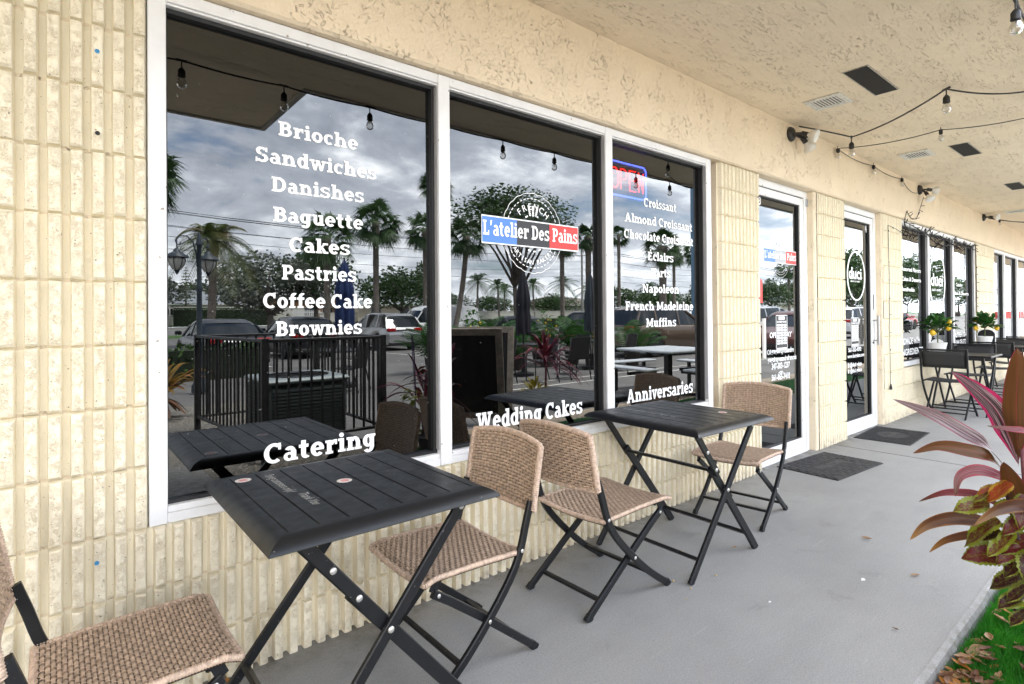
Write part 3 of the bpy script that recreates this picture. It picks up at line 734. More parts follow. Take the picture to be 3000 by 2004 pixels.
d1,_,_=door(4.40,5.425,'bakery door with red and blue logo, opening hours and phone numbers','l')
d2,_,_=door(6.16,7.225,'ice cream shop door with white oval logo, opening hours and phone number','r')
b=MB()
for z in (.93,): b.lathe([(.012,-.006),(.014,0),(.010,.008)],(7.13,.068,z),10,'y')
b.bbox(7.15,7.166,.066,.0695,1.30,1.47,.001); b.build('door_lock',m_gask,d2)
b=MB(); b.bbox(5.43,5.46,.075,.13,.005,.10,.003); b.bbox(5.395,5.43,.05,.0615,2.262,2.33,.003); b.build('door_pivot',pbr('pivot_steel',(.35,.36,.38),.4,metal=.5),d1)
YD=.0985
def hours(d,x0,x1,z0,z1,lb):
    w=x1-x0; h=z1-z0
    def f(b):
        t=.006
        for q in ((x0,x1,z1-t,z1),(x0,x1,z0,z0+t),(x0,x0+t,z0,z1),(x1-t,x1,z0,z1),(x0+w*.24,x1-w*.24,z1-h*.13,z1-h*.04),(x0+w*.08,x1-w*.08,z0+h*.04,z0+h*.10)): b.poly([(q[0],YD,q[2]),(q[1],YD,q[2]),(q[1],YD,q[3]),(q[0],YD,q[3])])
        for r in range(8):
            zz=z1-h*.30-r*h*.072
            for a,c in ((.08,.33),(.37,.63),(.67,.92)): b.poly([(x0+w*a,YD,zz),(x0+w*c,YD,zz),(x0+w*c,YD,zz+h*.052),(x0+w*a,YD,zz+h*.052)])
        sans_mesh(b,'BUSINESS HOURS',(x0+x1)/2,z1-h*.21,w*.84,h*.048,YD-.0004,.03)
    o=letters('hours_sign',d,f,label=lb)
    letters('hours_backing',d,lambda b:b.poly([(x0,YD+.0005,z0),(x1,YD+.0005,z0),(x1,YD+.0005,z1),(x0,YD+.0005,z1)]),m_vblack)
hours(d1,4.86,5.078,.935,1.255,'white opening hours table'); hours(d2,6.575,6.79,.90,1.215,'white opening hours table')
flag(d1,4.66,5.265,1.71,1.832,YD-.0004); rosette(d1,4.955,1.772,.185,.185,YD,(1.71,1.832),.60)
letters('logo_panel',d1,lambda b:b.poly([(4.8605,YD+.0004,1.716),(5.0675,YD+.0004,1.716),(5.0675,YD+.0004,1.826),(4.8605,YD+.0004,1.826)]),pbr('frosted_film',(.45,.47,.5),.6))
def d1t(b):
    sans_mesh(b,'OPEN 7 DAY',4.955,1.060,.42,.045,YD+.0009,.03)
    sans_mesh(b,'gregoireyvesandre',4.985,.922,.43,.045,YD,.02); sans_mesh(b,'gregoireyvesandrefrancois',4.975,.852,.55,.045,YD,.02)
    sans_mesh(b,'347-303-1237',4.945,.787,.345,.05,YD,.028); sans_mesh(b,'-or-',4.945,.738,.09,.036,YD,.028); sans_mesh(b,'561-865-7410',4.943,.690,.345,.05,YD,.028)
    sans_mesh(b,'3',4.595,2.19,.035,.065,YD,.03)
    ring(b,4.72,.937,.022,.022,.008,YD,16); b.poly([(4.752,YD,.918),(4.762,YD,.918),(4.762,YD,.958),(4.752,YD,.958)])
letters('lettering',d1,d1t)
letters('sticker',d1,lambda b:(b.poly([(4.565,YD,1.36),(4.625,YD,1.36),(4.625,YD,1.53),(4.61,YD,1.56),(4.58,YD,1.56),(4.565,YD,1.53)])),m_vred,label='red rounded sticker')
def d2t(b):
    ring(b,6.74,1.668,.265,.272,.030,YD); sans_mesh(b,'duci',6.71,1.635,.36,.125,YD,.02); sans_mesh(b,'GELATO OF SICILY',6.71,1.60,.27,.016,YD,.02)
    sans_mesh(b,'561-552-4392',6.675,.852,.365,.042,YD,.028); sans_mesh(b,'www.ducigelato.com',6.705,.787,.48,.04,YD,.02)
    sans_mesh(b,'@duci.gelato',6.70,.692,.33,.042,YD,.02); sans_mesh(b,'@duci.gelato',6.70,.628,.33,.042,YD,.02); sans_mesh(b,'4',7.04,2.17,.042,.08,YD,.03)
    for z in (.69,.626): b.poly([(6.475,YD,z),(6.505,YD,z),(6.505,YD,z+.04),(6.475,YD,z+.04)])
letters('lettering',d2,d2t)
# neon sign hanging inside the right-hand bakery window
sg=thing('open_sign','lit red and blue neon OPEN sign hanging inside the bakery window','neon sign',(2.895,.14,2.15))
def rrect(w,h,r,n=6):
    P=[]
    for cx,cz,a in ((w-r,h-r,0),(-w+r,h-r,90),(-w+r,-h+r,180),(w-r,-h+r,270)):
        for i in range(n+1): t=rad(a+90*i/n); P.append((cx+r*math.cos(t),0,cz+r*math.sin(t)))
    return P
b=MB(); P=rrect(.235,.138,.045); b.add([(x,.012,z) for x,_,z in P]+[(x,.017,z) for x,_,z in P],[tuple(range(len(P))),tuple(range(2*len(P)-1,len(P)-1,-1))]); b.build('backing_plate',pbr('smoked_acrylic',(.04,.04,.045),.3),sg)
b=MB(); P=rrect(.20,.108,.035); b.tube(P+[P[0]],.005,8,False); b.build('border_tube',emitmat('blue_neon',(.08,.13,1.),30),sg)
def neon(pts): 
    b=MB(); b.tube([(x,-.004,z) for x,z in pts],.0042,8); b.build('letter_tube',emitmat('red_neon',(1.,.02,.018),30) if 'rn' not in MATS else MATS['rn'],sg)
MATS['rn']=emitmat('red_neon',(1.,.02,.018),30)
neon([(-.13+.042*math.cos(2*PI*i/20),.066*math.sin(2*PI*i/20)) for i in range(21)])
neon([(-.068,-.066),(-.068,.066)]+[(-.04+.03*math.sin(PI*i/8),.032+.033*math.cos(PI*i/8)) for i in range(9)]+[(-.066,-.001)])
neon([(.085,.066),(.022,.066),(.022,.002),(.075,.002),(.022,.002),(.022,-.066),(.085,-.066)])
neon([(.115,-.066),(.115,.066),(.165,-.066),(.165,.066)])
b=MB(); b.tube([(-.15,.012,.138),(-.15,.012,.25)],.0015,4); b.tube([(.15,.012,.138),(.15,.012,.25)],.0015,4); b.build('hanging_wire',m_cable,sg)
sg.scale=(1.0,1,1.)
# come-in sign inside the bakery door
ci=thing('come_in_sign','dim Come In We Are OPEN board hanging inside the bakery door','sign',(4.98,.16,1.36))
b=MB(); b.bbox(-.15,.15,0,.008,-.085,.085,.002); b.build('sign_board',pbr('sign_blue_black',(.02,.025,.04),.5),ci)
b=MB(); sans_mesh(b,'Come in',-.0,.022,.22,.05,-.0015,.01,.3); sans_mesh(b,'OPEN',0,-.065,.17,.05,-.0015,.02,.2); b.build('sign_lettering',pbr('sign_white_glow',(.8,.8,.8),.5,emit=(.6,.75,1.),es=.5),ci)  # white letters given a faint emission of their own; the board is no lamp
# ------------------------------------------------------------------ ceiling fittings
CZ=2.904
def grille(x0,x1,y0,y1,label):
    t=thing('ceiling_vent',label,'vent',((x0+x1)/2,(y0+y1)/2,CZ),0,'white vents in the soffit'); w,h=(x1-x0)/2,(y1-y0)/2; f=.042
    b=MB(); b.bbox(-w,w,-h,-h+f,-.012,-.0005,.003); b.bbox(-w,w,h-f,h,-.012,-.0005,.003); b.bbox(-w,-w+f,-h+f+.0003,h-f-.0003,-.012,-.0005,.003); b.bbox(w-f,w,-h+f+.0003,h-f-.0003,-.012,-.0005,.003); b.build('vent_frame',m_vent,t)
    b=MB(); b.box(-w+f,w-f,-h+f,h-f,-.0022,-.0006); b.build('vent_opening',m_gask,t)
    b=MB()
    n=8
    for i in range(n):
        y=-h+f+(2*h-2*f)*(i+.5)/n; b.bar((-w+f+.001,y,-.009),(w-f-.001,y,-.009),.0095,.0018,(0,.35,.94))
    b.build('vent_slats',m_vent,t)
grille(4.475,4.745,-.568,-.304,'white slatted soffit vent clogged with grey dust, nearer the camera')
grille(6.745,7.035,-.556,-.292,'cleaner white slatted soffit vent farther along the walkway')
grille(12.0,12.3,-.556,-.292,'small white slatted soffit vent far down the walkway')
for x0,x1,l in ((4.133,4.765,'black screened soffit panel nearest the camera, beside the dusty vent'),(6.79,7.385,'black screened soffit panel beside the clean white vent'),(9.415,9.97,'black screened soffit panel farthest along the walkway')):
    t=thing('soffit_panel',l,'soffit screen',((x0+x1)/2,-.785,CZ),0,'black screened panels in the soffit'); w=(x1-x0)/2
    b=MB(); b.box(-w+.006,w-.006,-.07,.07,-.006,-.001); b.build('screen',m_mesh,t)
    b=MB()
    for q in ((-w,w,-.078,-.0702),(-w,w,.0702,.078),(-w,-w+.0058,-.07,.07),(w-.0058,w,-.07,.07)): b.box(q[0],q[1],q[2],q[3],-.005,-.0007)
    b.build('screen_edge',pbr('chipped_edge',(.45,.42,.36),.7,var=.4,vs=40),t)
def bulbshade(b,c,d,r=.055,l=.075):
    # bell of a floodlight bulb pointing along d
    d=Vector(d).normalized(); M=d.to_track_quat('Z','Y').to_matrix()
    b.lathe([(.012,0),(.016,.012),(.03,.03),(r*.92,l*.75),(r,l),(r*.9,l+.008),(0.004,l+.014)],c,16,'z',M)
def flood(x,z,label,dirs,dark):
    t=thing('flood_light',label,'flood light',(x,-.0225,z),0,'twin flood lights on the fascia')
    b=MB(); b.lathe([(.062,0),(.062,.014),(.05,.030),(.03,.038),(.004,.04)],(0,0,0),20,'y',Matrix.Scale(-1,3,(0,1,0))); b.build('base_plate',m_dkbronze,t,auto=40)
    for c,d in dirs:
        b=MB(); b.tube([(0,-.03,0),Vector(c)*.6+Vector((0,-.01,.0)),c],.012,8); dd=Vector(d).normalized(); b.tube([Vector(c),Vector(c)+dd*.05],.021,10)
        h=b.build('lamp_holder',m_dkbronze,t,auto=40)
        b=MB(); bulbshade(b,Vector(c)+dd*.045,d); b.build('lamp_bulb',m_lamp,h,auto=40)
flood(4.90,2.81,'twin flood light with two frosted bulbs, nearest on the fascia',[((.03,-.085,-.005),(.15,-.8,-.35)),((.10,-.06,.0),(.9,-.35,-.05)),((.08,-.07,-.03),(.6,-.3,-.8))],0)
flood(8.55,2.83,'black twin flood light above the ice cream shop window',[((.05,-.08,.0),(.85,-.6,-.15)),((.0,-.07,-.04),(-.2,-.45,-.8))],1)
flood(12.1,2.85,'farthest flood light on the fascia, small in the distance',[((.0,-.09,0),(-.3,-.9,-.2))],1)

# ------------------------------------------------------------------ string lights
def catenary(p,q,sag,n=10):
    p=Vector(p); q=Vector(q); return [p.lerp(q,i/n)+Vector((0,0,-sag*4*(i/n)*(1-i/n))) for i in range(n+1)]
def bulb_proto(kind):
    t=MB(); g=MB(); f=MB()
    if kind=='big':
        t.tube([(0,0,0),(0,0,-.03),(.004,0,-.045)],.0045,6); t.lathe([(.007,-.040),(.017,-.052),(.021,-.060),(.021,-.088),(.0225,-.089),(.0225,-.096),(.019,-.098)],(0,0,0),14); t.bar((-.03,0,.004),(.03,0,.004),.016,.014,ch=.004)
        g.lathe([(.012,-.098),(.019,-.108),(.027,-.128),(.029,-.142),(.025,-.158),(.014,-.168),(.002,-.171)],(0,0,0),16)
        f.tube([(0,0,-.099),(0,0,-.122)],[.006,.003],8); f.tube([(-.006,0,-.122),(0,0,-.140),(.006,0,-.122)],.0006,4)
    else:
        t.bbox(-.017,.017,-.014,.014,-.034,.004,.004); t.tube([(-.012,0,.004),(-.010,0,.022),(.008,0,.024)],.003,5)
        g.lathe([(.011,-.034),(.017,-.05),(.021,-.070),(.018,-.086),(.008,-.094),(.002,-.095)],(0,0,0),14)
        f.tube([(0,0,-.035),(0,0,-.06)],[.005,.002],6)
    return t.mesh('lamp_socket',True),g.mesh('glass_bulb',True),f.mesh('bulb_stem',True)
BP={k:bulb_proto(k) for k in('big','small')}
for k in BP:
    for me,m in zip(BP[k],(m_cable,m_bulb,m_fil)): me.materials.append(m)
    sharp(BP[k][0],40)
def string(name,label,legs,bulbs,kind,r,loc=(0,0,0)):
    t=thing(name,label,'string lights',loc,0,'cafe string lights')
    b=MB()
    pts=[]
    for p,q,s in legs:
        c=catenary(p,q,s); pts+= c if not pts else c[1:]
    b.tube(pts,r,6); b.build('cable',m_cable,t,True)
    for i,(x,y,z,a) in enumerate(bulbs):
        o=obj_from(BP[kind][0],'lamp_socket',t); o.location=(x,y,z); o.rotation_euler=(0,0,a)
        for me,n in ((BP[kind][1],'glass_bulb'),(BP[kind][2],'bulb_stem')): obj_from(me,n,o)
    return t
ex=[.0,.62,1.235,1.87,2.5,3.17,3.82,4.45,5.1,5.75,6.4]
string('string_light','thick black string light run along the outer soffit edge',[((ex[i],-1.635,2.872),(ex[i+1],-1.635,2.872),.012) for i in range(len(ex)-1)],[(x,-1.635,2.868,0) for x in ex],'big',.0062)
string('string_light','thick black string light looping from the nearest flood light out across the soffit',
   [((4.90,-.10,2.86),(5.585,-.265,2.862),-.004),((5.585,-.265,2.862),(4.945,-1.10,2.872),.035),((4.945,-1.10,2.872),(5.46,-1.45,2.870),.025),((5.46,-1.45,2.87),(6.3,-1.635,2.872),.05)],[(5.585,-.265,2.857,.3),(4.945,-1.10,2.868,.9)],'big',.0062)
string('string_light','thin black string light with small clear bulbs from the fascia across the soffit',
   [((5.87,-.06,2.862),(5.995,-.83,2.865),.03),((5.995,-.83,2.865),(6.19,-1.34,2.865),.015),((6.19,-1.34,2.865),(6.6,-1.63,2.87),.03)],[(5.995,-.83,2.862,.2),(6.25,-1.4,2.86,.2)],'small',.0035)
string('string_light','thin black string light drooping along the top of the fascia to the black flood light',
   [((5.87,-.045,2.862),(6.84,-.045,2.858),.03),((6.84,-.045,2.858),(7.785,-.045,2.858),.03),((7.785,-.045,2.858),(8.50,-.05,2.80),.08)],[(5.87,-.05,2.858,0),(6.84,-.05,2.856,0),(7.785,-.05,2.856,0)],'small',.0035)
string('string_light','tangled black cable loop hanging at the farthest flood light',
   [((12.1,-.09,2.83),(13.0,-.5,2.80),.02),((13.0,-.5,2.8),(12.7,-.5,2.80),.30),((12.7,-.5,2.8),(13.9,-.75,2.87),.0),((13.9,-.75,2.87),(12.15,-.1,2.84),.05)],[(12.45,-.18,2.82,0),(13.0,-.5,2.80,0),(13.9,-.75,2.87,0)],'small',.007)
def twigs(pts,seed,step=.075,l=.05,r=.004):
    rs=random.Random(seed); b=MB(); P=[Vector(p) for p in pts]; b.tube(P,r,5)
    for i in range(len(P)-1):
        n=max(1,int((P[i+1]-P[i]).length/step))
        for k in range(n):
            p=P[i].lerp(P[i+1],(k+.3)/n); q=p+Vector((rs.uniform(-1,1),rs.uniform(-.8,-.1),rs.uniform(-1,1))).normalized()*l*rs.uniform(.6,1.2)
            b.tube([p,q],[r*.9,r*1.2],4)
    return b
t=thing('twig_lights','dark twig-like fairy light string around the ice cream shop window','fairy lights',(0,0,0))
twigs(catenary((8.60,-.06,2.74),(8.42,-.035,2.47),-.0,5)+catenary((8.42,-.035,2.47),(8.02,-.03,2.50),.06,6)[1:]+[(7.96,-.03,2.42),(7.95,-.022,2.38)],4,.09,.055).build('light_strand',m_cable,t)
b=twigs([(7.95,-.02,2.36)]+catenary((7.95,-.0,2.36),(9.1,-.0,2.37),.10,10)[1:]+catenary((9.1,0,2.37),(10.35,0,2.36),.16,10)[1:]+catenary((10.35,0,2.36),(11.66,0,2.35),.08,10)[1:],6,.06,.07,.0055); b.build('light_strand',m_cable,t)
twigs([(7.95,-.02,2.37),(9.0,-.006,2.30),(9.6,-.006,2.33),(10.3,-.006,2.25),(11.0,-.006,2.31),(11.6,-.006,2.27)],8,.07,.07,.005).build('light_strand',m_cable,t)
twigs([(11.66,-.0,2.36),(11.675,-.006,1.9),(11.67,-.006,1.4),(11.675,-.006,.9)],9,.12,.04,.005).build('light_strand',m_cable,t)
t=thing('twig_lights','thin dark fairy light cord hanging down the pilaster right of the second door','fairy lights',(0,0,0))
twigs([(7.95,-.012,2.22),(7.60,-.012,2.26),(7.40,-.012,2.27),(7.40,-.014,2.1),(7.41,-.014,1.7),(7.40,-.014,1.3),(7.405,-.014,.9),(7.405,-.014,.42)],11,.2,.03,.003).build('light_strand',m_cable,t)
b=MB(); b.lathe([(.006,.03),(.012,.0),(.016,-.03),(.004,-.04)],(7.405,-.018,.42),8); b.build('plug',m_cable,t)
# wall screw anchors: blue plastic plugs left in the block
for x,z,m_,l in ((.110,2.118,'b','blue plastic wall plug high on the block pier left of the window'),(.110,1.86,'k','dark screw head left in the block pier, below the high blue plug'),(.105,.515,'b','blue plastic wall plug low on the wall under the window corner')):
    b=MB(); b.lathe([(.0065,0),(.0065,.004),(.004,.0045),(.0035,.001),(.0005,.001)],(x,-.0005,z),10,'y',Matrix.Scale(-1,3,(0,1,0)))
    tag(b.build('wall_plug',pbr('plug_blue',(.06,.30,.55),.5) if m_=='b' else m_gask),l,'wall plug',group='plugs left in the wall')

# ------------------------------------------------------------------ wicker folding chairs
def weave(b, b2, S, nu, nv, amp=.0022, sub=3):
    # S(u,v)->(point,normal); flat weft strands along u passing over and under thin warps along v
    for r in range(nv):
        v0,v1=(r+.07)/nv,(r+.93)/nv; vm=(v0+v1)/2; ph=PI*(r%2); rows=[[],[],[],[]]
        for i in range(nu*sub+1):
            u=i/(nu*sub); a=amp*math.cos(PI*u*nu+ph); nn=.90+.10*math.cos(PI*u*nu+ph)
            for k,(vv,dz) in enumerate(((v0,-.0016),(vm-(vm-v0)*.55*nn,.0006),(vm+(v1-vm)*.55*nn,.0006),(v1,-.0016))):
                p,n=S(u,vv); rows[k].append(p+n*(a+dz))
        b.grid(rows)
    for i in range(nu+1):
        u=i/nu; wd=.0021; rows=[[],[],[]]; N=nv*2
        for k in range(N+1):
            v=k/N; a=-amp*1.15*math.cos(PI*(i)+PI*(v*nv-.5))
            p,n=S(min(1,max(0,u)),v); p2,_=S(min(1,max(0,u))+1e-3,v); d=(p2-p).normalized()
            rows[0].append(p-d*wd+n*(a-.001)); rows[1].append(p+n*(a+.0006)); rows[2].append(p+d*wd+n*(a-.001))
        b2.grid(rows)
def wrap_tube(b,pts,r,turn=.0075,n=9):
    # tube wound with strand: ridged along its length
    P=[Vector(p) for p in pts]; out=[]; rr=[]
    for i in range(len(P)-1):
        L=(P[i+1]-P[i]).length; k=max(2,int(L/turn*4))
        for j in range(k):
            out.append(P[i].lerp(P[i+1],j/k)); rr.append(r+.0013*(math.sin(len(out)*PI/2)))
    out.append(P[-1]); rr.append(r); b.tube(out,rr,n)
CH={}
def chair_mats():
    hw=.215    # half width of the backrest
    # seat surface: local x forward, y across
    def seat(u,v):      # u across, v rear->front
        y=-.2+.4*u; x=-.183+.463*v; z=.402+.012*v-.012*math.sin(PI*u)+.004*math.sin(PI*v)-(.012*max(0,(v-.9)/.1)**2)
        return Vector((x,y,z)),Vector((0,0,1))
    def back(u,v):      # u across, v bottom->top
        c=1-(2*u-1)**2; y=-hw+2*hw*u; zt=.776+.024*c; z=.540-.006*c+(zt-.540+.006*c)*v
        x=-.224-.046*v-.022*c
        return Vector((x,y,z)),Vector((.985,(2*u-1)*-.2,.17)).normalized()
    def backr(u,v):
        p,n=back(u,v); return p-n*.016,-n
    out=[]
    b=MB(); b2=MB(); weave(b,b2,seat,21,37,.0027)
    core=MB(); g=[[seat(i/12,j/12)[0]-Vector((0,0,.006)) for i in range(13)] for j in range(13)]; core.grid(g); core.grid([[p-Vector((0,0,.014)) for p in r][::-1] for r in g])
    w=MB()
    for pts in ([seat(0,j/10)[0] for j in range(11)],[seat(1,j/10)[0] for j in range(11)],[seat(i/12,1)[0] for i in range(13)],[seat(i/12,0)[0] for i in range(13)]): wrap_tube(w,[p-Vector((0,0,.006)) for p in pts],.0095)
    CH['seat']=(b.mesh('seat',True),b2.mesh('warp_strand',True),core.mesh('seat_core'),w.mesh('seat_edge',True))
    b=MB(); b2=MB(); weave(b,b2,back,22,21,.0027); weave(b,b2,backr,22,21,.0027)
    core=MB(); g=[[back(i/14,j/6)[0]-Vector((.006,0,0)) for i in range(15)] for j in range(7)]; core.grid(g); core.grid([[p-Vector((.006,0,0)) for p in r][::-1] for r in g])
    w=MB()
    for pts in ([back(0,j/8)[0] for j in range(9)],[back(1,j/8)[0] for j in range(9)]): wrap_tube(w,[p-Vector((.008,0,0)) for p in pts],.0135)
    for pts in ([back(i/14,1)[0] for i in range(15)],[back(i/14,0)[0] for i in range(15)]): wrap_tube(w,[p-Vector((.008,0,0)) for p in pts],.011)
    CH['backrest']=(b.mesh('backrest',True),b2.mesh('warp_strand',True),core.mesh('backrest_core'),w.mesh('backrest_edge',True))
    for k in('seat','backrest'):
        for me,m in zip(CH[k],(m_wick,m_wick2,m_wdark,m_wickwrap)): me.materials.append(m)
    def curve(pts,n=5):
        P=[Vector(p) for p in pts]; out=[]
        for i in range(len(P)-1):
            p0=P[max(0,i-1)];p1=P[i];p2=P[i+1];p3=P[min(len(P)-1,i+2)]
            for j in range(n):
                t=j/n; out.append(.5*((2*p1)+(p2-p0)*t+(2*p0-5*p1+4*p2-p3)*t*t+(3*p1-p0-3*p2+p3)*t*t*t))
        return out+[P[-1]]
    CH['curve']=curve
    for s in (-1,1):
        y=.207*s
        b=MB(); b.path(curve([(-.226,y,.575),(-.199,y,.50),(-.165,y,.40),(-.112,y,.315),(0,y,.198),(.115,y,.098),(.238,y,.012)],4),.030,.019,(0,1,0),.003)
        b.path([(.230,y,.020),(.2465,y,.0)],.033,.022,(0,1,0),.002); CH['leg',s,0]=b.mesh('leg')
        y=.182*s
        b=MB(); b.path([(.235,y,.352),(.16,y,.306),(0,y,.198),(-.26,y,.012)],.030,.019,(0,1,0),.003); b.path([(-.25,y,.019),(-.272,y,.0)],.033,.022,(0,1,0),.002); CH['leg',s,1]=b.mesh('leg')
        b=MB()
        for x,z,yy in ((0,.198,.2175*s),(.215,.342,.1925*s),(-.168,.405,.2175*s)): b.lathe([(.0075,0),(.0075,.0012),(.005,.003),(.001,.0036)],(x,yy,z),10,'y',Matrix.Scale(s,3,(0,1,0)))
        CH['rivet',s]=b.mesh('rivet',True); CH['rivet',s].materials.append(m_rivet)
        b=MB(); b.bar((.235,.182*s,.355),(.215,.182*s,.395),.035,.005,(0,1,0)); b.bar((-.165,.196*s,.405),(-.165,.196*s,.375),.03,.006,(0,1,0)); CH['bracket',s]=b.mesh('bracket')
    b=MB(); b.bar((.13,-.197,.088),(.13,.197,.088),.022,.014,(0,0,1),.002); CH['x0']=b.mesh('stretcher')
    b=MB(); b.bar((-.19,-.173,.062),(-.19,.173,.062),.022,.014,(0,0,1),.002); CH['x1']=b.mesh('stretcher')
    b=MB(); b.tube([(-.168,-.196,.385),(-.168,.196,.385)],.007,8); b.tube([(.20,-.175,.380),(.20,.175,.380)],.009,8); CH['x2']=b.mesh('seat_rail',True)
    for k,me in CH.items():
        if k!='curve' and not isinstance(me,tuple) and not me.materials: me.materials.append(m_black)
chair_mats()
def wicker_chair(x,y,rz,label,sx=1.):
    t=thing('wicker_chair',label,'chair',(x,y,0),rz,'wicker folding chairs on the walkway'); t.scale=(sx,1,1)
    for k in ('seat','backrest'):
        o=obj_from(CH[k][0],k,t)
        for me in CH[k][1:]: obj_from(me,me.name.split('.')[0],o)
    for s in (-1,1):
        for q in (0,1):
            o=obj_from(CH['leg',s,q],'leg',t)
        obj_from(CH['rivet',s],'rivet',t); obj_from(CH['bracket',s],'bracket',t)
    obj_from(CH['x0'],'stretcher',t); obj_from(CH['x1'],'stretcher',t); obj_from(CH['x2'],'seat_rail',t)
    return t
wicker_chair(.125,-.40,rad(0),'tan wicker folding chair cut off at the left end of the first black table',.90)
wicker_chair(1.185,-.385,rad(180),'tan wicker folding chair facing the first black table from its right side',.90)
wicker_chair(1.985,-.395,rad(0),'tan wicker folding chair back to back with another, facing the second black table',1.03)
wicker_chair(3.395,-.355,rad(186),'tan wicker folding chair beyond the second black table, beside the bakery door',.93)

# ------------------------------------------------------------------ folding black tables
def black_table(x,y,rz,label,sx=.70,sy=.735):
    t=thing('folding_table',label,'table',(x,y,0),rz,'black slatted folding tables'); zt=.735; hx,hy=sx/2,sy/2
    prof=[(.066,-.006),(.063,0),(.050,-.0002),(.040,-.0015),(.028,-.005),(.016,-.011),(.007,-.019),(.001,-.0265),(0,-.029),(.002,-.031),(.010,-.029),(.05,-.016)]
    b=MB(); rows=[]
    for i,z in prof:
        a,c=hx-i,hy-i; rows.append([(-a,-c,zt+z),(a,-c,zt+z),(a,-c,zt+z),(a,c,zt+z),(a,c,zt+z),(-a,c,zt+z),(-a,c,zt+z),(-a,-c,zt+z)])
    # four mitred rails
    for k in range(4):
        P=[[r[2*k],r[2*k+1]] for r in rows]; b.grid(P)
    top=b.build('tabletop',m_tabletop,t,auto=34)
    n=7; w=(sx-2*.0655)/n; sl=MB()
    for i in range(n):
        a=-hx+.0655+i*w; sl.bbox(a+.0022,a+w-.0022,-hy+.0652,hy-.0652,zt-.008,zt-.0007,.0012)
    sl.build('slat_panel',m_tabletop,top)
    u=MB(); u.box(-hx+.03,hx-.03,-hy+.03,hy-.03,zt-.0245,zt-.0135); u.build('under_panel',m_gask,top)
    zl=.70
    for s in (-1,1):
        yy=.293*s
        b=MB(); b.bar((-.318,yy,.0),(.262,yy,zl),.034,.018,(0,1,0),.003); b.build('leg',m_black,t)
        y2=.27*s
        b=MB(); b.path([(.318,y2,0),(.25,y2,.085),(-.06,y2,.458),(-.105,y2,.512)],.042,.018,(0,1,0),.003); b.build('leg',m_black,t)
        b=MB(); b.bar((-.07,y2+.018*s,.475),(-.245,y2+.018*s,zl-.01),.036,.014,(0,1,0),.003); b.build('folding_brace',m_black,t)
        r=MB()
        for px,pz,py in ((0,.384,yy+.0095*s),(-.092,.500,y2+.0255*s),(-.165,.597,y2+.0255*s),(.245,.68,yy+.0095*s)): r.lathe([(.010,0),(.010,.0015),(.007,.004),(.001,.005)],(px,py,pz),12,'y',Matrix.Scale(s,3,(0,1,0)))
        r.build('rivet',m_rivet,t,True)
        b=MB(); b.bar((.262,yy,zl-.012),(.262,yy,zl+.006),.05,.022,(0,1,0)); b.bar((-.245,y2+.018*s,zl-.012),(-.245,y2+.018*s,zl+.006),.06,.022,(0,1,0)); b.build('bracket',m_black,t)
    for px,pz in ((-.24,.094),(.24,.097)):
        yy=.284 if px<0 else .262
        b=MB(); b.bar((px,-yy,pz),(px,yy,pz),.030,.016,(.6,0,.8),.003); b.build('stretcher',m_black,t)
    b=MB(); b.bar((-.085,-.262,.49),(-.085,.262,.49),.022,.014,(0,0,1),.002); b.build('stretcher',m_black,t)
    return t,top
t1,top1=black_table(.742,-.418,0,'nearest black slatted folding table with white handwriting and two round stickers')
t2,top2=black_table(2.635,-.392,rad(-1.5),'second black slatted folding table, between the wicker chairs by the bakery door')
def decal(parent,name,fn,m,label=None):
    b=MB(); fn(b); o=b.build(name,m,parent); o['label']=label if label else name; return o
m_ink=pbr('white_marker',(.62,.62,.60),.6,var=.3,vs=80); m_stick=pbr('round_sticker',(.72,.66,.64),.5,var=.2,vs=60)
def disc(cx,cy,r,z): return lambda b: b.poly([(cx+r*math.cos(2*PI*i/24)*(1-.08*(i%2)),cy+r*math.sin(2*PI*i/24)*(1-.08*(i%2)),z) for i in range(24)])
def stickers(top,spots):
    for cx,cy in spots:
        decal(top,'sticker',disc(cx,cy,.026,.7358),m_stick,'round white and red bakery sticker')
        def pr(b,cx=cx,cy=cy):
            for dy,wd in ((.009,.5),(.001,.75),(-.007,.6)): b.poly([(cx-.018*wd,cy+dy-.0022,.7361),(cx+.018*wd,cy+dy-.0022,.7361),(cx+.018*wd,cy+dy+.0022,.7361),(cx-.018*wd,cy+dy+.0022,.7361)])
        decal(top,'sticker_print',pr,m_vred)
stickers(top1,[(-.255,.245),(.0,.02)]); stickers(top2,[(.19,-.16)])
hand=lambda s,x,y,l: (lambda b: sans_mesh(b,s,0,0,l,.030,0,-.012,.45,axes=((x,y,.7359),(0,-1,0),(1,0,0))))
decal(top1,'handwriting',hand('Paying customers only!',-.185,.135,.25),m_ink,'handwritten words in white marker'); decal(top1,'handwriting',hand('Thank You',-.165,-.085,.13),m_ink,'handwritten words in white marker')
decal(top2,'handwriting',hand('Paying customers only! Thank You',-.13,.10,.36),m_ink,'faded words in white marker')

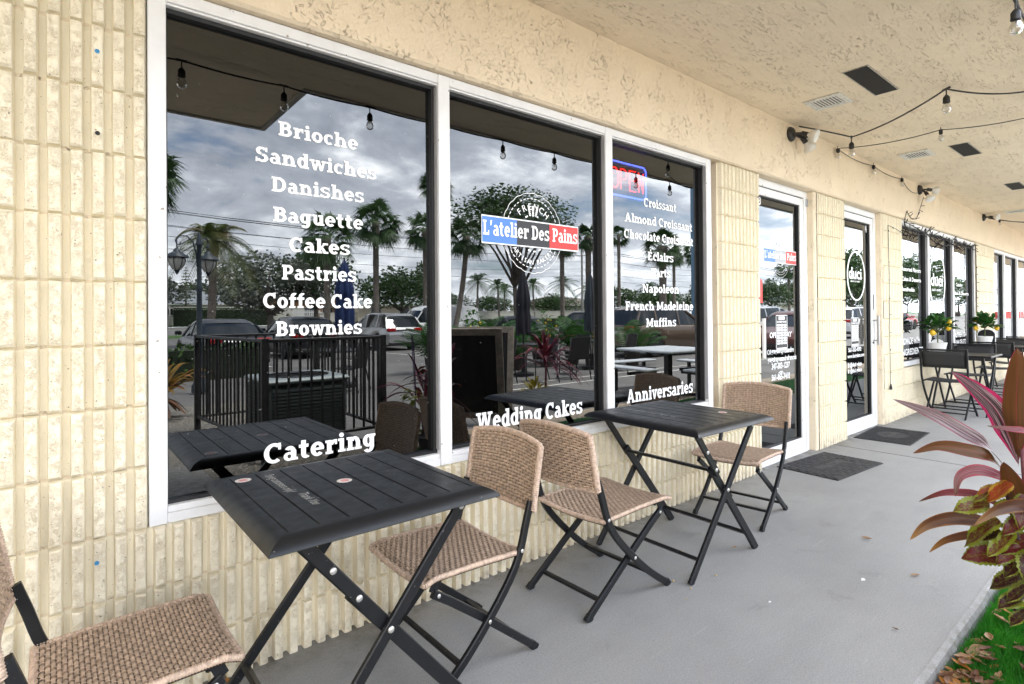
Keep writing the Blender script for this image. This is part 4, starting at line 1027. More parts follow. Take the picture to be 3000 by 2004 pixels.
# ------------------------------------------------------------------ door mats
def mat_welcome(x,y,rz,label,kind):
    w,h=.80,.485
    t=thing('door_mat',label,'door mat',(x,y,.0),rz,'rubber door mats'); b=MB(); b.bbox(-w/2,w/2,-h/2,h/2,.0006,.0075,.003); b.build('mat_base',m_rubber,t)
    rb=MB()
    if kind=='brick':
        rs=random.Random(2)
        for r in range(14):
            y0=-h/2+.008+r*(h-.016)/14; xx=-w/2+.008+(.03 if r%2 else 0); k=0
            while xx<w/2-.02:
                x1=min(w/2-.008,xx+.105)
                if not (abs((xx+x1)/2)<.24 and abs(y0+.017)<.06): rb.bbox(xx+.003,x1-.003,y0+.003,y0+(h-.016)/14-.002,.0074,.0115,.002)
                xx=x1
        rb.bbox(-.235,.235,-.058,.058,.0074,.009,.001)
        rb.build('mat_pattern',m_rubber,t)
        b=MB(); sans_mesh(b,'WELCOME',0,0,.40,.062,0,.02,0,axes=((0,-.03,.0094),(1,0,0),(0,1,0))); b.build('mat_lettering',pbr('worn_rubber',(.075,.075,.078),.8),t)
    else:
        for i in range(-12,13):
            for s in (-1,1):
                P=[]
                for q in np.linspace(-.6,.6,90):
                    px=i*.058+q*.55; py=s*q*.42
                    if abs(px)<w/2-.01 and abs(py)<h/2-.01 and (px/.20)**2+(py/.125)**2>1: P.append((px,py,.0078))
                    else:
                        if len(P)>1: rb.bar(P[0],P[-1],.007,.005,(0,0,1))
                        P=[]
                if len(P)>1: rb.bar(P[0],P[-1],.007,.005,(0,0,1))
        rb.tube([(.205*math.cos(a),.13*math.sin(a),.008) for a in np.linspace(0,2*PI,40)],.004,6)
        rb.build('mat_pattern',m_rubber,t)
        b=MB(); sans_mesh(b,'WELCOME',0,0,.26,.052,0,.02,0,axes=((0,-.026,.0082),(1,0,0),(0,1,0))); b.build('mat_lettering',pbr('worn_rubber',(.075,.075,.078),.8),t)
mat_welcome(4.99,-.278,rad(-4.),'black rubber welcome mat with a brick pattern at the bakery door','brick')
mat_welcome(6.67,-.238,rad(3.),'black rubber mat with crossed lines and an oval at the second door','oval')

# ------------------------------------------------------------------ black sling chairs and tables farther along
def sling_proto(x,y,rz,label):
    t=thing('sling_chair',label,'chair',(x,y,0),rz,'black sling folding chairs by the ice cream shop'); hw=.225
    cv=CH['curve']
    for s in (-1,1):
        b=MB(); b.path(cv([(-.265,hw*s,.83),(-.23,hw*s,.62),(-.19,hw*s,.45),(-.02,hw*s,.22),(.22,hw*s,0)],4),.024,.020,(0,1,0),.003); b.build('leg',m_black,t)
        b=MB(); b.path([(.22,(hw-.03)*s,.43),(0,(hw-.03)*s,.205),(-.22,(hw-.03)*s,0)],.024,.018,(0,1,0),.003); b.build('leg',m_black,t)
        b=MB(); b.bar((-.20,(hw-.012)*s,.43),(.24,(hw-.012)*s,.435),.022,.016,(0,0,1),.003); b.build('seat_rail',m_black,t)
    m=pbr('black_sling',(.020,.020,.021),.7,bump=.3,bs=500,bd=.001)
    b=MB(); b.grid([[(-.255+.055*(1-v)*.9-.008*math.sin(PI*u),-hw+.012+(2*hw-.024)*u,.60+.20*v) for u in np.linspace(0,1,9)] for v in np.linspace(0,1,5)]); o=b.build('backrest',m,t,True)
    mod=o.modifiers.new('thick','SOLIDIFY'); mod.thickness=.006
    b=MB(); b.grid([[(-.19+.42*v,-hw+.02+(2*hw-.04)*u,.438-.014*math.sin(PI*u)) for u in np.linspace(0,1,9)] for v in np.linspace(0,1,5)]); o=b.build('seat',m,t,True); mod=o.modifiers.new('thick','SOLIDIFY'); mod.thickness=.005
    b=MB(); b.bar((-.262,-hw,.815),(-.262,hw,.815),.016,.022,(0,0,1),.003); b.bar((.15,-hw,.065),(.15,hw,.065),.016,.014); b.build('cross_rail',m_black,t)
    b=MB(); b.bar((-.155,-hw+.03,.06),(-.155,hw-.03,.06),.016,.014); b.build('stretcher',m_black,t)
    return t
s0=sling_proto(8.42,-.335,0,'nearest black sling chair, its back to the second door')
dup(s0,(9.45,-.33,0),rad(180),'black sling chair across the first black cafe table from the nearest one')
dup(s0,(10.72,-.40,0),0,'black sling chair at the near side of the farther cafe table')
dup(s0,(11.95,-.36,0),rad(180),'black sling chair at the far side of the farther cafe table')
dup(s0,(13.2,-.40,0),0,'farthest black sling chair along the walkway')
def cafe_table(x,y,label):
    t=thing('cafe_table',label,'table',(x,y,0),0,'black cafe tables by the ice cream shop')
    b=MB(); b.bbox(-.32,.32,-.33,.33,.712,.735,.006); b.build('tabletop',m_tabletop,t)
    for s in (-1,1):
        b=MB(); b.bar((-.27,.27*s,0),(.27,.27*s,.71),.028,.018,(0,1,0),.003); b.build('leg',m_black,t)
        b=MB(); b.bar((.27,.245*s,0),(-.27,.245*s,.71),.028,.018,(0,1,0),.003); b.build('leg',m_black,t)
    b=MB(); b.bar((-.2,-.27,.09),(-.2,.27,.09),.02,.014); b.bar((.2,-.24,.09),(.2,.24,.09),.02,.014); b.build('stretcher',m_black,t); return t
c0=cafe_table(8.85,-.385,'black cafe table with the first potted lemon tree, by the ice cream shop window')
dup(c0,(11.33,-.385,0),0,'farther black cafe table with the second potted lemon tree')
m_lemonleaf=leafmat('lemon_leaf',(.012,.06,.010),(.05,.17,.025),.4,30,.25); m_lemon=pbr('lemon_yellow',(.72,.45,.02),.4,var=.1,vs=30,bump=.3,bs=200)
def leafblade(b,base,d,l,w,up=(0,0,1),droop=.2,n=4,fold=.25,uv=None):
    base=Vector(base); d=Vector(d).normalized(); up=Vector(up); s=d.cross(up)
    if s.length<1e-3: s=Vector((1,0,0))
    s.normalize(); nn=s.cross(d); rows=[]
    for i in range(n+1):
        t=i/n; wd=w*math.sin(PI*min(.97,(t*.92+.06)))**.8*.5; p=base+d*(l*t)-Vector((0,0,1))*(droop*l*t*t)
        rows.append([p-s*wd+nn*wd*fold,p,p+s*wd+nn*wd*fold])
    b.grid(rows)
def lemon_tree(x,y,z,label,seed,s=1.):
    rs=random.Random(seed); t=thing('lemon_tree',label,'potted tree',(x,y,z),0,'potted lemon trees on the cafe tables')
    b=MB(); b.lathe([(.055*s,0),(.078*s,.10*s),(.083*s,.12*s),(.076*s,.121*s),(.072*s,.105*s),(.003,.10*s)],(0,0,0),20); b.build('pot',pbr('white_pot',(.72,.72,.70),.4),t,auto=40)
    b=MB(); b.tube([(0,0,.1*s),(.01,0,.2*s),(0,.01,.27*s)],.007,6)
    L=MB(); F=[]
    for i in range(78):
        th=rs.uniform(0,2*PI); ph=rs.uniform(-.25,1.4); r=rs.uniform(.05,.13)*s
        p=Vector((math.cos(th)*math.cos(ph)*r*1.15,math.sin(th)*math.cos(ph)*r,.27*s+math.sin(ph)*r*.9)); d=Vector((p.x,p.y,p.z-.24*s)).normalized()
        if i%3==0: b.tube([(0,0,.22*s),p],.003,4)
        for k in range(2): leafblade(L,p,d+Vector((rs.uniform(-.8,.8),rs.uniform(-.8,.8),rs.uniform(-.4,.6))),rs.uniform(.07,.11)*s,.042*s,(rs.uniform(-.3,.3),rs.uniform(-.3,.3),1),.25)
    b.build('stem',pbr('green_stem',(.08,.10,.03),.7),t); L.build('foliage',m_lemonleaf,t,True)
    for i in range(4):
        th=i*1.25+seed; r=.115*s; c=(math.cos(th)*r,math.sin(th)*r,(.245+.05*(i%3)-.02)*s)
        b=MB(); b.lathe([(.002,-.033*s),(.012*s,-.028*s),(.024*s,-.012*s),(.026*s,0),(.023*s,.014*s),(.012*s,.028*s),(.004,.034*s)],c,12); b.build('lemon',m_lemon,t,True)
lemon_tree(8.62,-.18,.735,'lemon tree in a white pot on the nearer cafe table',3,1.22)
lemon_tree(11.12,-.20,.735,'lemon tree in a white pot on the farther cafe table',5,1.22)
t=thing('table_sign','small black arched sign standing on the farther cafe table','sign',(11.33,-.18,.735))
b=MB(); P=[(-.11,0)]+[(.11*math.cos(PI-PI*i/12),.17+.08*math.sin(PI*i/12)) for i in range(13)]+[(.11,0)]
b.add([(-.004,y,z) for y,z in P]+[(.008,y,z) for y,z in P],[tuple(range(len(P)))[::-1],tuple(range(len(P),2*len(P)))]+[(i,(i+1)%len(P),len(P)+(i+1)%len(P),len(P)+i) for i in range(len(P))]); b.build('sign_board',m_gask,t)
b=MB(); b.tube([(-.006,y,z) for y,z in P]+[(-.006,*P[0])],.006,6); b.build('sign_edge',m_vinyl,t)
t=thing('table_sign','small white arched card standing behind the first lemon tree pot','sign',(8.87,-.12,.735))
b=MB(); P=[(-.07,0)]+[(.07*math.cos(PI-PI*i/10),.12+.06*math.sin(PI*i/10)) for i in range(11)]+[(.07,0)]
b.add([(-.004,y,z) for y,z in P]+[(.004,y,z) for y,z in P],[tuple(range(len(P)))[::-1],tuple(range(len(P),2*len(P)))]+[(i,(i+1)%len(P),len(P)+(i+1)%len(P),len(P)+i) for i in range(len(P))]); b.build('sign_board',m_vinyl,t)

# ------------------------------------------------------------------ cordylines and coleus
m_cord_pink=stripeleaf('cordyline_pink',(.040,.020,.022),(.52,.02,.12),(.60,.42,.45),.85,.64)
m_cord_pale=stripeleaf('cordyline_pale',(.09,.045,.05),(.36,.07,.12),(.60,.50,.51),.9,.84)
m_cord_brown=stripeleaf('cordyline_brown',(.13,.050,.012),(.34,.02,.06),(.07,.03,.008),.75,.90)
m_cord_red=stripeleaf('cordyline_red',(.17,.016,.028),(.36,.02,.05),(.36,.22,.22),.7,.74,(.10,.04,.015))
m_cord_rust=stripeleaf('cordyline_rust',(.10,.035,.012),(.22,.08,.012),(.055,.02,.014),.75,.78,(.26,.12,.02))
m_cord_dark=stripeleaf('cordyline_dark',(.035,.008,.016),(.33,.012,.05),(.06,.015,.025),.5,.78)
def ribbon(pts, w, roll=0., n=18, nu=6, fold=.35, tipw=.0, side=None, wave=0., saw=0., broad=0.):
    # long leaf along a smooth curve; UV u across, v along
    P=CH['curve']([Vector(p) for p in pts],6); V=[];F=[];UV=[]
    m=len(P)
    for i,p in enumerate(P):
        t=i/(m-1); d=(P[min(i+1,m-1)]-P[max(i-1,0)]).normalized()
        s=Vector(side) if side else d.cross(Vector((0,0,1)))
        s=(s-d*s.dot(d)).normalized(); s=Matrix.Rotation(roll,3,d)@s; nn=s.cross(d)
        wd=w*.5*(min(1,(t/.22)**.75) if t<.22 else 1)*(1 if t<.45 else max(0.012,(1-((t-.45)/.55)**2.1)))*(.32+.68*min(1,t/.3))
        if broad: wd=w*.5*max(.02,math.sin(PI*min(1,t**.72)))**.75
        if saw: wd*=1+saw*((t*11)%1-.5)
        for k in range(nu+1):
            u=k/nu; q=(2*u-1); wv=wave*w*math.sin(t*9+q*2)*abs(q)
            V.append(p+s*q*wd+nn*(abs(q)*wd*fold+wv)); UV.append((u,t))
    for i in range(m-1):
        for k in range(nu): a=i*(nu+1)+k; F.append((a,a+1,a+nu+2,a+nu+1))
    return V,F,UV
def leaf_obj(name,pts,w,mat,parent,**k):
    V,F,UV=ribbon(pts,w,**k); me=bpy.data.meshes.new(name); me.from_pydata([tuple(p) for p in V],[],F); l=me.uv_layers.new(name='UVMap')
    for po in me.polygons:
        for li in po.loop_indices: l.data[li].uv=UV[me.loops[li].vertex_index]
    me.polygons.foreach_set('use_smooth',[True]*len(me.polygons)); me.materials.append(mat); o=obj_from(me,name,parent); return o
cx,cy=2.58,-1.81
cd=thing('cordyline_plant','pink and bronze cordyline with long striped leaves at the right edge of the walkway','plant',(0,0,0))
# leaves listed tip first in a plane across the walkway, then nudged in depth
LV=[('pale',[(-1.445,.937),(-1.558,.897),(-1.65,.842),(-1.718,.792),(-1.79,.69)],.048,-.06,.9),
 ('pink',[(-1.611,1.046),(-1.678,.99),(-1.736,.925),(-1.768,.849),(-1.80,.74)],.078,.04,.5),
 ('brown',[(-1.803,1.148),(-1.801,1.044),(-1.796,.928),(-1.80,.76)],.076,-.02,.0),
 ('brown2',[(-1.516,.745),(-1.585,.782),(-1.658,.778),(-1.726,.756),(-1.80,.66)],.044,-.09,.7),
 ('red',[(-1.650,.625),(-1.656,.690),(-1.705,.717),(-1.766,.690),(-1.80,.62)],.038,-.13,.4),
 ('thin',[(-1.516,.551),(-1.583,.597),(-1.638,.613),(-1.70,.612),(-1.80,.56)],.026,-.03,.6),
 ('rust',[(-1.511,.428),(-1.554,.487),(-1.619,.523),(-1.69,.529),(-1.80,.52)],.044,-.12,.7),
 ('rust2',[(-1.552,.375),(-1.60,.432),(-1.68,.476),(-1.735,.491),(-1.80,.50)],.030,-.05,.6),
 ('orange',[(-1.708,.549),(-1.757,.602),(-1.812,.625),(-1.845,.61),(-1.85,.55)],.042,-.17,.7),
 ('broad',[(-1.775,.765),(-1.788,.70),(-1.80,.63),(-1.81,.56)],.070,-.10,.1),
 ('pink',[(-1.822,1.14),(-1.835,1.06),(-1.845,.97),(-1.835,.87),(-1.81,.74)],.06,.05,.2),
 ('cross',[(-1.735,.885),(-1.785,.878),(-1.83,.868),(-1.86,.80),(-1.84,.70)],.022,-.12,.5)]
MT=dict(pale=m_cord_pale,pink=m_cord_pink,brown=m_cord_brown,brown2=m_cord_brown,red=m_cord_red,thin=m_cord_red,rust=m_cord_rust,rust2=m_cord_rust,orange=m_cord_rust,broad=m_cord_brown,cross=m_cord_red)
for k,P,w,dx,roll in LV:
    pts=[(cx+dx*(1-i/(len(P)-1))+.0*i,y,z) for i,(y,z) in enumerate(P)][::-1]
    leaf_obj('leaf',pts,w*1.05,MT[k],cd,side=(0.15,.75,.66) if k not in('brown','pink','broad') else (.1,1,.1),roll=0 if k in('brown','broad') else -roll*.5,fold=.22,wave=.03)
rs=random.Random(12)
for i in range(16):      # leaves beyond the frame, away from the walk
    a=rs.uniform(-2.6,.6); el=rs.uniform(.2,1.2); l=rs.uniform(.28,.42); d=Vector((math.cos(a)*math.cos(el),math.sin(a)*math.cos(el)-.25,math.sin(el)))
    z0=rs.uniform(.5,.8); p0=Vector((cx+.02,cy-.02,z0)); P=[p0+d*l*t-Vector((0,0,1))*l*.45*t*t*t for t in (0,.3,.6,.85,1)]
    if max(p.y for p in P)>-1.80: continue
    leaf_obj('leaf',P,rs.uniform(.05,.08),rs.choice([m_cord_pink,m_cord_red,m_cord_dark,m_cord_brown]),cd,fold=.25,wave=.03)
b=MB(); b.tube([(cx+.05,cy-.19,.20),(cx+.03,cy-.08,.42),(cx,cy-.01,.62),(cx,cy,.80)],[.014,.012,.010,.008],8); b.build('stem',pbr('cordyline_stem',(.16,.05,.06),.6),cd,True)
pl=thing('planter_pot','dark round planter pot on the turf holding the pink cordyline','planter',(cx+.06,cy-.20,-.05))
b=MB(); b.lathe([(.10,0),(.135,.22),(.15,.25),(.14,.252),(.13,.225),(.004,.22)],(0,0,0),24); b.build('pot_body',pbr('dark_planter',(.03,.03,.032),.6),pl,auto=40)
b=MB(); b.lathe([(.13,.226),(.06,.235),(.003,.235)],(0,0,0),16); b.build('potting_soil',pbr('dark_soil',(.03,.02,.014),.95,bump=1.,bs=60),pl)
m_col_green=stripeleaf('coleus_green',(.11,.010,.012),(.25,.30,.02),(.26,.22,.02),.5,.45,None,.55); m_col_red=stripeleaf('coleus_red',(.13,.008,.014),(.20,.26,.02),(.07,.012,.012),.6,.66,None,.25); m_col_orange=stripeleaf('coleus_orange',(.30,.03,.012),(.42,.26,.02),(.40,.12,.015),.6,.6,None,.3); m_col_dark=stripeleaf('coleus_dark',(.045,.005,.010),(.26,.30,.04),(.08,.01,.018),.5,.62,None,.3)
cl=thing('coleus_plant','red and lime coleus hanging below the pink cordyline','plant',(0,0,0))
CO=[(-1.762,.665,.055,'g'),(-1.715,.635,.050,'g'),(-1.690,.600,.075,'g'),(-1.735,.612,.06,'g'),(-1.722,.432,.098,'r'),(-1.771,.352,.070,'d'),(-1.786,.300,.062,'d'),(-1.806,.335,.06,'d'),(-1.765,.545,.06,'g'),(-1.802,.49,.085,'r'),(-1.712,.515,.088,'g'),(-1.745,.385,.05,'d'),(-1.77,.60,.06,'g'),(-1.80,.56,.06,'r'),(-1.792,.41,.06,'d'),(-1.81,.26,.06,'d'),(-1.755,.475,.05,'g'),(-1.82,.62,.07,'r'),(-1.835,.45,.08,'d'),(-1.85,.36,.08,'d'),(-1.79,.365,.05,'g'),(-1.76,.335,.055,'d'),(-1.782,.455,.06,'r'),(-1.775,.505,.05,'g')]
CO=[q for i,q in enumerate(CO) if i not in (3,8,11,20)]; CO[0]=(-1.762,.668,.06,'o'); CO+=[(-1.735,.648,.06,'o'),(-1.725,.49,.05,'d'),(-1.80,.30,.05,'g')]
for i,(y,z,l,k) in enumerate(CO):
    p=Vector((cx-.04+rs.uniform(-.05,.03),y,z)); c=Vector((cx+.03,-1.835,z+.02)); d=(p-c); d.x*=.4; d.normalize(); d=(d+Vector((rs.uniform(-.7,.2),rs.uniform(-.2,.35),rs.uniform(-.75,.25)))).normalized(); l*=1.18
    p0=p-d*l*.55; nrm=Vector((rs.uniform(-.9,-.4),rs.uniform(-.4,.5),rs.uniform(.4,.95))).normalized(); sd=d.cross(nrm).normalized()
    P=[p0+d*l*1.2*t-Vector((0,0,1))*l*.35*t*t for t in (0,.17,.33,.5,.67,.83,1)]
    leaf_obj('leaf',P,l*.80,dict(g=m_col_green,r=m_col_red,d=m_col_dark,o=m_col_orange)[k],cl,side=tuple(sd),fold=.10,wave=.07,saw=.22,broad=1)
b=MB(); b.tube([(cx+.04,cy-.15,.22),(cx,cy-.02,.38),(cx-.02,cy+.02,.52),(cx-.02,cy+.04,.66)],.006,6); b.tube([(cx,cy-.02,.40),(cx-.03,cy+.03,.30),(cx-.03,cy+.02,.24)],.005,6); b.build('stem',pbr('coleus_stem',(.05,.02,.03),.6),cl,True)
# dead leaves along the edge and a few on the walk
m_dead=[leafmat('dead_leaf_%s'%k,c0,c1,.6,25,.15) for k,c0,c1 in (('tan',(.30,.16,.07),(.45,.27,.14)),('brown',(.10,.045,.022),(.24,.11,.05)),('orange',(.40,.15,.02),(.55,.25,.05)))]
def deadmesh(seed,m):
    rs=random.Random(seed); b=MB(); l=rs.uniform(.075,.10); w=l*rs.uniform(.34,.46); cu=rs.uniform(.15,.5); rows=[]
    for i in range(7):
        t=i/6; wd=w*.5*math.sin(PI*min(.98,t*.95+.04))**.8; z=cu*l*(t-.5)**2*1.2
        rows.append([(l*(t-.5),-wd*1.,z+wd*rs.uniform(.3,.9)),(l*(t-.5),-wd*.45,z+wd*.16),(l*(t-.5),0,z),(l*(t-.5),wd*.45,z+wd*.16),(l*(t-.5),wd,z+wd*rs.uniform(.3,.9))])
    b.grid(rows); me=b.mesh('dead_leaf',True); me.materials.append(m); return me
DM=[deadmesh(i,m_dead[(0,1,1,0,2,1)[i%6]]) for i in range(6)]
rs=random.Random(21)
def dead(x,y,z,s,group,label,k=None,flat=False):
    o=obj_from(DM[rs.randrange(5) if k is None else k],'dead_leaf'); o.location=(x,y,z); o.rotation_euler=(rs.uniform(-.5,.5)*(0 if flat else 1),rs.uniform(-.5,.5)*(0 if flat else 1),rs.uniform(0,6.28)); o.scale=(s,)*3
    tag(o,label,'leaf',group)
for i in range(64):
    t=abs(rs.gauss(0,.42)); x=2.30+t*.62; y=-1.612-abs(rs.gauss(.0,.055))-.01; z=-.042+rs.uniform(0,.035)*(1 if t<.6 else .2)
    dead(x,y,z,rs.uniform(.5,.85),'dead leaves heaped along the walkway edge','curled dead leaf in the drift along the walkway edge')
for i in range(16): dead(rs.uniform(2.5,3.5),rs.uniform(-1.80,-1.64),-.025,rs.uniform(.5,.9),'dead leaves scattered on the turf','dead leaf lying on the bright turf')
for x,y,k,s,l in ((.99,-.72,4,.55,'small orange leaf on the walkway under the first table'),(1.42,-.10,4,.5,'yellow leaf against the wall behind the first wicker chair'),(3.52,-1.02,0,.55,'tan leaf fragment in the middle of the walkway'),(3.20,-1.33,0,.45,'tan leaf curl near the turf edge of the walkway'),(2.85,-.60,4,.35,'small orange leaf under the second table'),(.47,-.03,4,.5,'brown leaf at the foot of the wall behind the first table'),(2.60,-1.42,1,.3,'dark leaf chip on the walkway near the dead leaves')):
    dead(x,y,.006,s,'stray leaves on the walkway',l,k,True)
b=MB()
for i in range(9):
    x,y=(2.35+rs.uniform(-.25,.35),-.62+rs.uniform(-.12,.18)); s=rs.uniform(.003,.008); b.lathe([(.2*s,0),(s,.5*s),(.8*s,1.2*s),(.1*s,1.5*s)],(x,y,.0),7)
tag(b.build('crumbs',pbr('bread_crumb',(.55,.42,.22),.8)),'bread crumbs on the walkway beside the second table','crumbs',kind='stuff')
b=MB()
for x,y,l,a in ((2.98,-1.18,.035,.3),(2.44,-.99,.018,.5)):
    P=[(x+l*.5*math.cos(a+q)*(1+.3*math.sin(q*3)),y+l*.22*math.sin(a+q)*(1+.4*math.sin(q*2)),.0009) for q in np.linspace(0,2*PI,12,endpoint=False)]; b.poly(P)
tag(b.build('paint_spot',pbr('white_paint_spot',(.75,.75,.73),.6)),kind='structure')
# ------------------------------------------------------------------ the place across the walkway (seen in the windows)
m_iron=pbr('black_iron',(.022,.022,.024),.45,var=.2,vs=10)
def railing():
    t=thing('iron_railing','black iron railing fenced round the air conditioner on the gravel','railing',(0,0,0))
    C=[(1.28,-4.92),(1.47,-2.97),(2.64,-3.0),(2.66,-4.95),(1.28,-4.92)]; h=1.08
    for i in range(4):
        p,q=C[i],C[i+1]
        b=MB()
        for z,w in ((h-.02,.05),(.14,.035)): b.bar((p[0],p[1],z),(q[0],q[1],z),w,.03,(0,0,1),.004)
        L=math.hypot(q[0]-p[0],q[1]-p[1]); n=int(L/.105)
        for k in range(1,n):
            x,y=p[0]+(q[0]-p[0])*k/n,p[1]+(q[1]-p[1])*k/n; b.bar((x,y,.15),(x,y,h-.03),.018,.018)
        b.build('rail_panel',m_iron,t)
        b=MB(); b.bar((p[0],p[1],-.06),(p[0],p[1],h),.06,.06,ch=.004); b.build('post',m_iron,t)
railing()
t=thing('air_conditioner','grey air conditioner unit inside the black iron railing','air conditioner',(2.0,-3.72,-.05))
b=MB(); b.bbox(-.39,.39,-.39,.39,.02,.66,.03); b.build('cabinet',pbr('ac_cabinet',(.10,.12,.125),.5),t)
b=MB()
for i in range(16):
    z=.08+i*.034
    for s in (-1,1): b.bar((-.36,.393*s,z),(.36,.393*s,z),.012,.012); b.bar((.393*s,-.36,z),(.393*s,.36,z),.012,.012)
b.build('side_louver',pbr('ac_louver',(.05,.06,.062),.5),t)
b=MB(); b.bbox(-.42,.42,-.42,.42,.662,.71,.02); b.build('top_cover',pbr('ac_cover',(.26,.30,.31),.45),t)
b=MB(); b.lathe([(.33,.7105),(.33,.716),(.30,.716),(.30,.7115),(.09,.7125),(.09,.74),(.003,.745)],(0,0,0),32)
for i in range(36): a=2*PI*i/36; b.bar((.09*math.cos(a),.09*math.sin(a),.722),(.32*math.cos(a),.32*math.sin(a),.716),.006,.005)
b.build('fan_grille',m_iron,t)
m_brom=leafmat('bromeliad_leaf',(.30,.11,.02),(.22,.16,.025),.45,6,.3,(.42,.13,.05))
t=thing('bromeliad','orange and green bromeliad left of the iron railing','plant',(1.05,-6.2,-.05))
b=MB(); rs=random.Random(4)
for i in range(34):
    a=rs.uniform(0,2*PI); el=rs.uniform(.55,1.35); l=rs.uniform(.55,.95); d=Vector((math.cos(a)*math.cos(el),math.sin(a)*math.cos(el),math.sin(el)))
    P=[d*l*q+Vector((0,0,.25))-Vector((0,0,1))*l*.35*q**3 for q in (0,.25,.5,.75,1)]; V,F,_=ribbon(P,rs.uniform(.07,.10),nu=2,fold=.4); b.add(V,F)
b.build('rosette',m_brom,t,True)
b=MB()
for i in range(18):
    a=rs.uniform(0,2*PI); P=[Vector((math.cos(a)*r,math.sin(a)*r,z)) for r,z in ((.03,.3),(.22,.22),(.36,.05))]; V,F,_=ribbon(P,.08,nu=2,fold=-.3); b.add(V,F)
b.build('dead_leaves',m_dead[1],t,True)
# chalkboard, picnic table, patio
def aframe():
    t=thing('chalkboard_stand','tall black chalkboard stand with a weathered wood frame','chalkboard',(3.96,-3.12,-.06),rad(50))
    mw=pbr('weathered_wood',(.30,.26,.22),.8,var=.35,vs=12,bump=.4,bs=60)
    for s in (1,-1):
        M=Matrix.Rotation(s*rad(9),4,'X'); T=Matrix.Translation((0,-.20*s,0))
        b=MB(); b.bbox(-.37,-.29,-.014,.014,0,1.20,.004); b.bbox(.29,.37,-.014,.014,0,1.20,.004); b.bbox(-.2895,.2895,-.014,.014,1.12,1.20,.004); b.bbox(-.2895,.2895,-.014,.014,.14,.21,.004)
        o=b.build('wood_frame',mw,t); o.matrix_local=T@M@Matrix.Identity(4) if s>0 else T@M
        b=MB(); b.box(-.2885,.2885,-.006,.006,.2105,1.1195); k=b.build('slate_panel',pbr('slate_black',(.012,.012,.013),.6),o)
aframe()
m_pic=pbr('pale_plastic',(.50,.53,.56),.45,var=.08,vs=5)
t=thing('picnic_table','pale picnic table with attached benches on dark legs','picnic table',(8.15,-3.35,-.12),rad(8))
b=MB(); b.bbox(-.62,.62,-.62,.62,.76,.80,.012); b.build('tabletop',m_pic,t)
for k in range(4):
    M=Matrix.Rotation(k*PI/2,3,'Z'); b=MB(); b.bbox(-.55,.55,.80,1.06,.50,.535,.01); v=[M@Vector(p) for p in b.v]; b.v=[tuple(p) for p in v]; b.build('bench',m_pic,t)
    b=MB(); b.bar(M@Vector((-.35,.93,.5)),M@Vector((-.35,.93,0)),.05,.05); b.bar(M@Vector((.35,.93,.5)),M@Vector((.35,.93,0)),.05,.05); b.bar(M@Vector((0,.30,.42)),M@Vector((0,.93,.42)),.05,.05); b.build('bench_leg',m_iron,t)
b=MB(); b.bar((0,0,.76),(0,0,0),.10,.10); b.bar((-.35,-.35,.02),(.35,.35,.02),.06,.04); b.bar((-.35,.35,.02),(.35,-.35,.02),.06,.04); b.build('pedestal',m_iron,t)
def patio_chair(x,y,rz,label):
    t=thing('patio_chair',label,'chair',(x,y,-.125),rz,'dark patio chairs on the parking lot'); m=pbr('dark_sling',(.016,.016,.018),.7)
    for s in (-1,1):
        b=MB(); b.tube([(.24,.26*s,0),(.22,.26*s,.62),(-.20,.26*s,.62)],.013,6); b.tube([(-.30,.26*s,0),(-.20,.26*s,.42),(-.30,.26*s,.90)],.013,6); b.tube([(-.2,.26*s,.42),(.23,.26*s,.44)],.012,6); b.build('side_frame',m_iron,t,True)
    b=MB(); b.box(-.2,.23,-.25,.25,.425,.437); b.build('seat',m,t)
    b=MB(); b.bar((-.205,0,.44),(-.30,0,.91),.51,.012,(1,0,0)); b.build('backrest',m,t); return t
pc=patio_chair(6.95,-6.55,rad(250),'dark patio chair nearest the tall chalkboard')
for x,y,a,l in ((7.9,-6.3,200,'dark patio chair behind the red cordyline'),(8.75,-6.2,280,'dark patio chair between the two dark umbrellas'),(9.5,-6.9,190,'dark patio chair below the slate umbrella'),(10.9,-6.6,260,'dark patio chair beside the gold car'),(4.3,-7.7,230,'dark patio chair under the blue umbrella')): dup(pc,(x,y,-.125),rad(a),l)
def umbrella(x,y,col,label,h=2.42,zb=1.15,r=.15):
    t=thing('closed_umbrella',label,'umbrella',(x,y,-.13),0,'closed patio umbrellas'); m=pbr('umbrella_'+str(col),col,.85,var=.25,vs=8)
    b=MB(); P=[]; n=40; rs=random.Random(int(x*10))
    for i in range(15):
        q=i/14; z=h-.02-(h-zb)*q; rr=r*(.12+.88*min(1,q*2.2)**.7)*(1-.16*math.exp(-((q-.62)/.05)**2))*(1+.12*max(0,q-.7))
        P.append([(rr*(1+.20*math.sin(8*2*PI*k/n+q*2))*math.cos(2*PI*k/n),rr*(1+.20*math.sin(8*2*PI*k/n+q*2))*math.sin(2*PI*k/n),z+(.05*math.sin(8*2*PI*k/n) if i==14 else 0)) for k in range(n)])
    b.grid(P,True); b.build('canopy',m,t,True)
    b=MB(); b.tube([(0,0,0),(0,0,h+.04)],.02,8); b.lathe([(.24,0),(.24,.05),(.05,.09),(.03,.3)],(0,0,0),16); b.build('pole',m_iron,t,auto=40)
    b=MB(); b.lathe([(.5,.70),(.5,.725),(.49,.73),(.01,.73)],(0,0,0),28); b.build('tabletop',m_iron,t,auto=40); return t
umbrella(4.55,-8.5,(.012,.03,.11),'closed blue patio umbrella behind the iron railing',2.55,1.22,.17)
umbrella(8.45,-7.5,(.022,.022,.03),'closed charcoal patio umbrella behind the red cordyline',2.45,.98,.15)
umbrella(10.75,-7.5,(.045,.055,.07),'closed slate grey patio umbrella with its table, right of the charcoal one',2.48,1.02,.14)
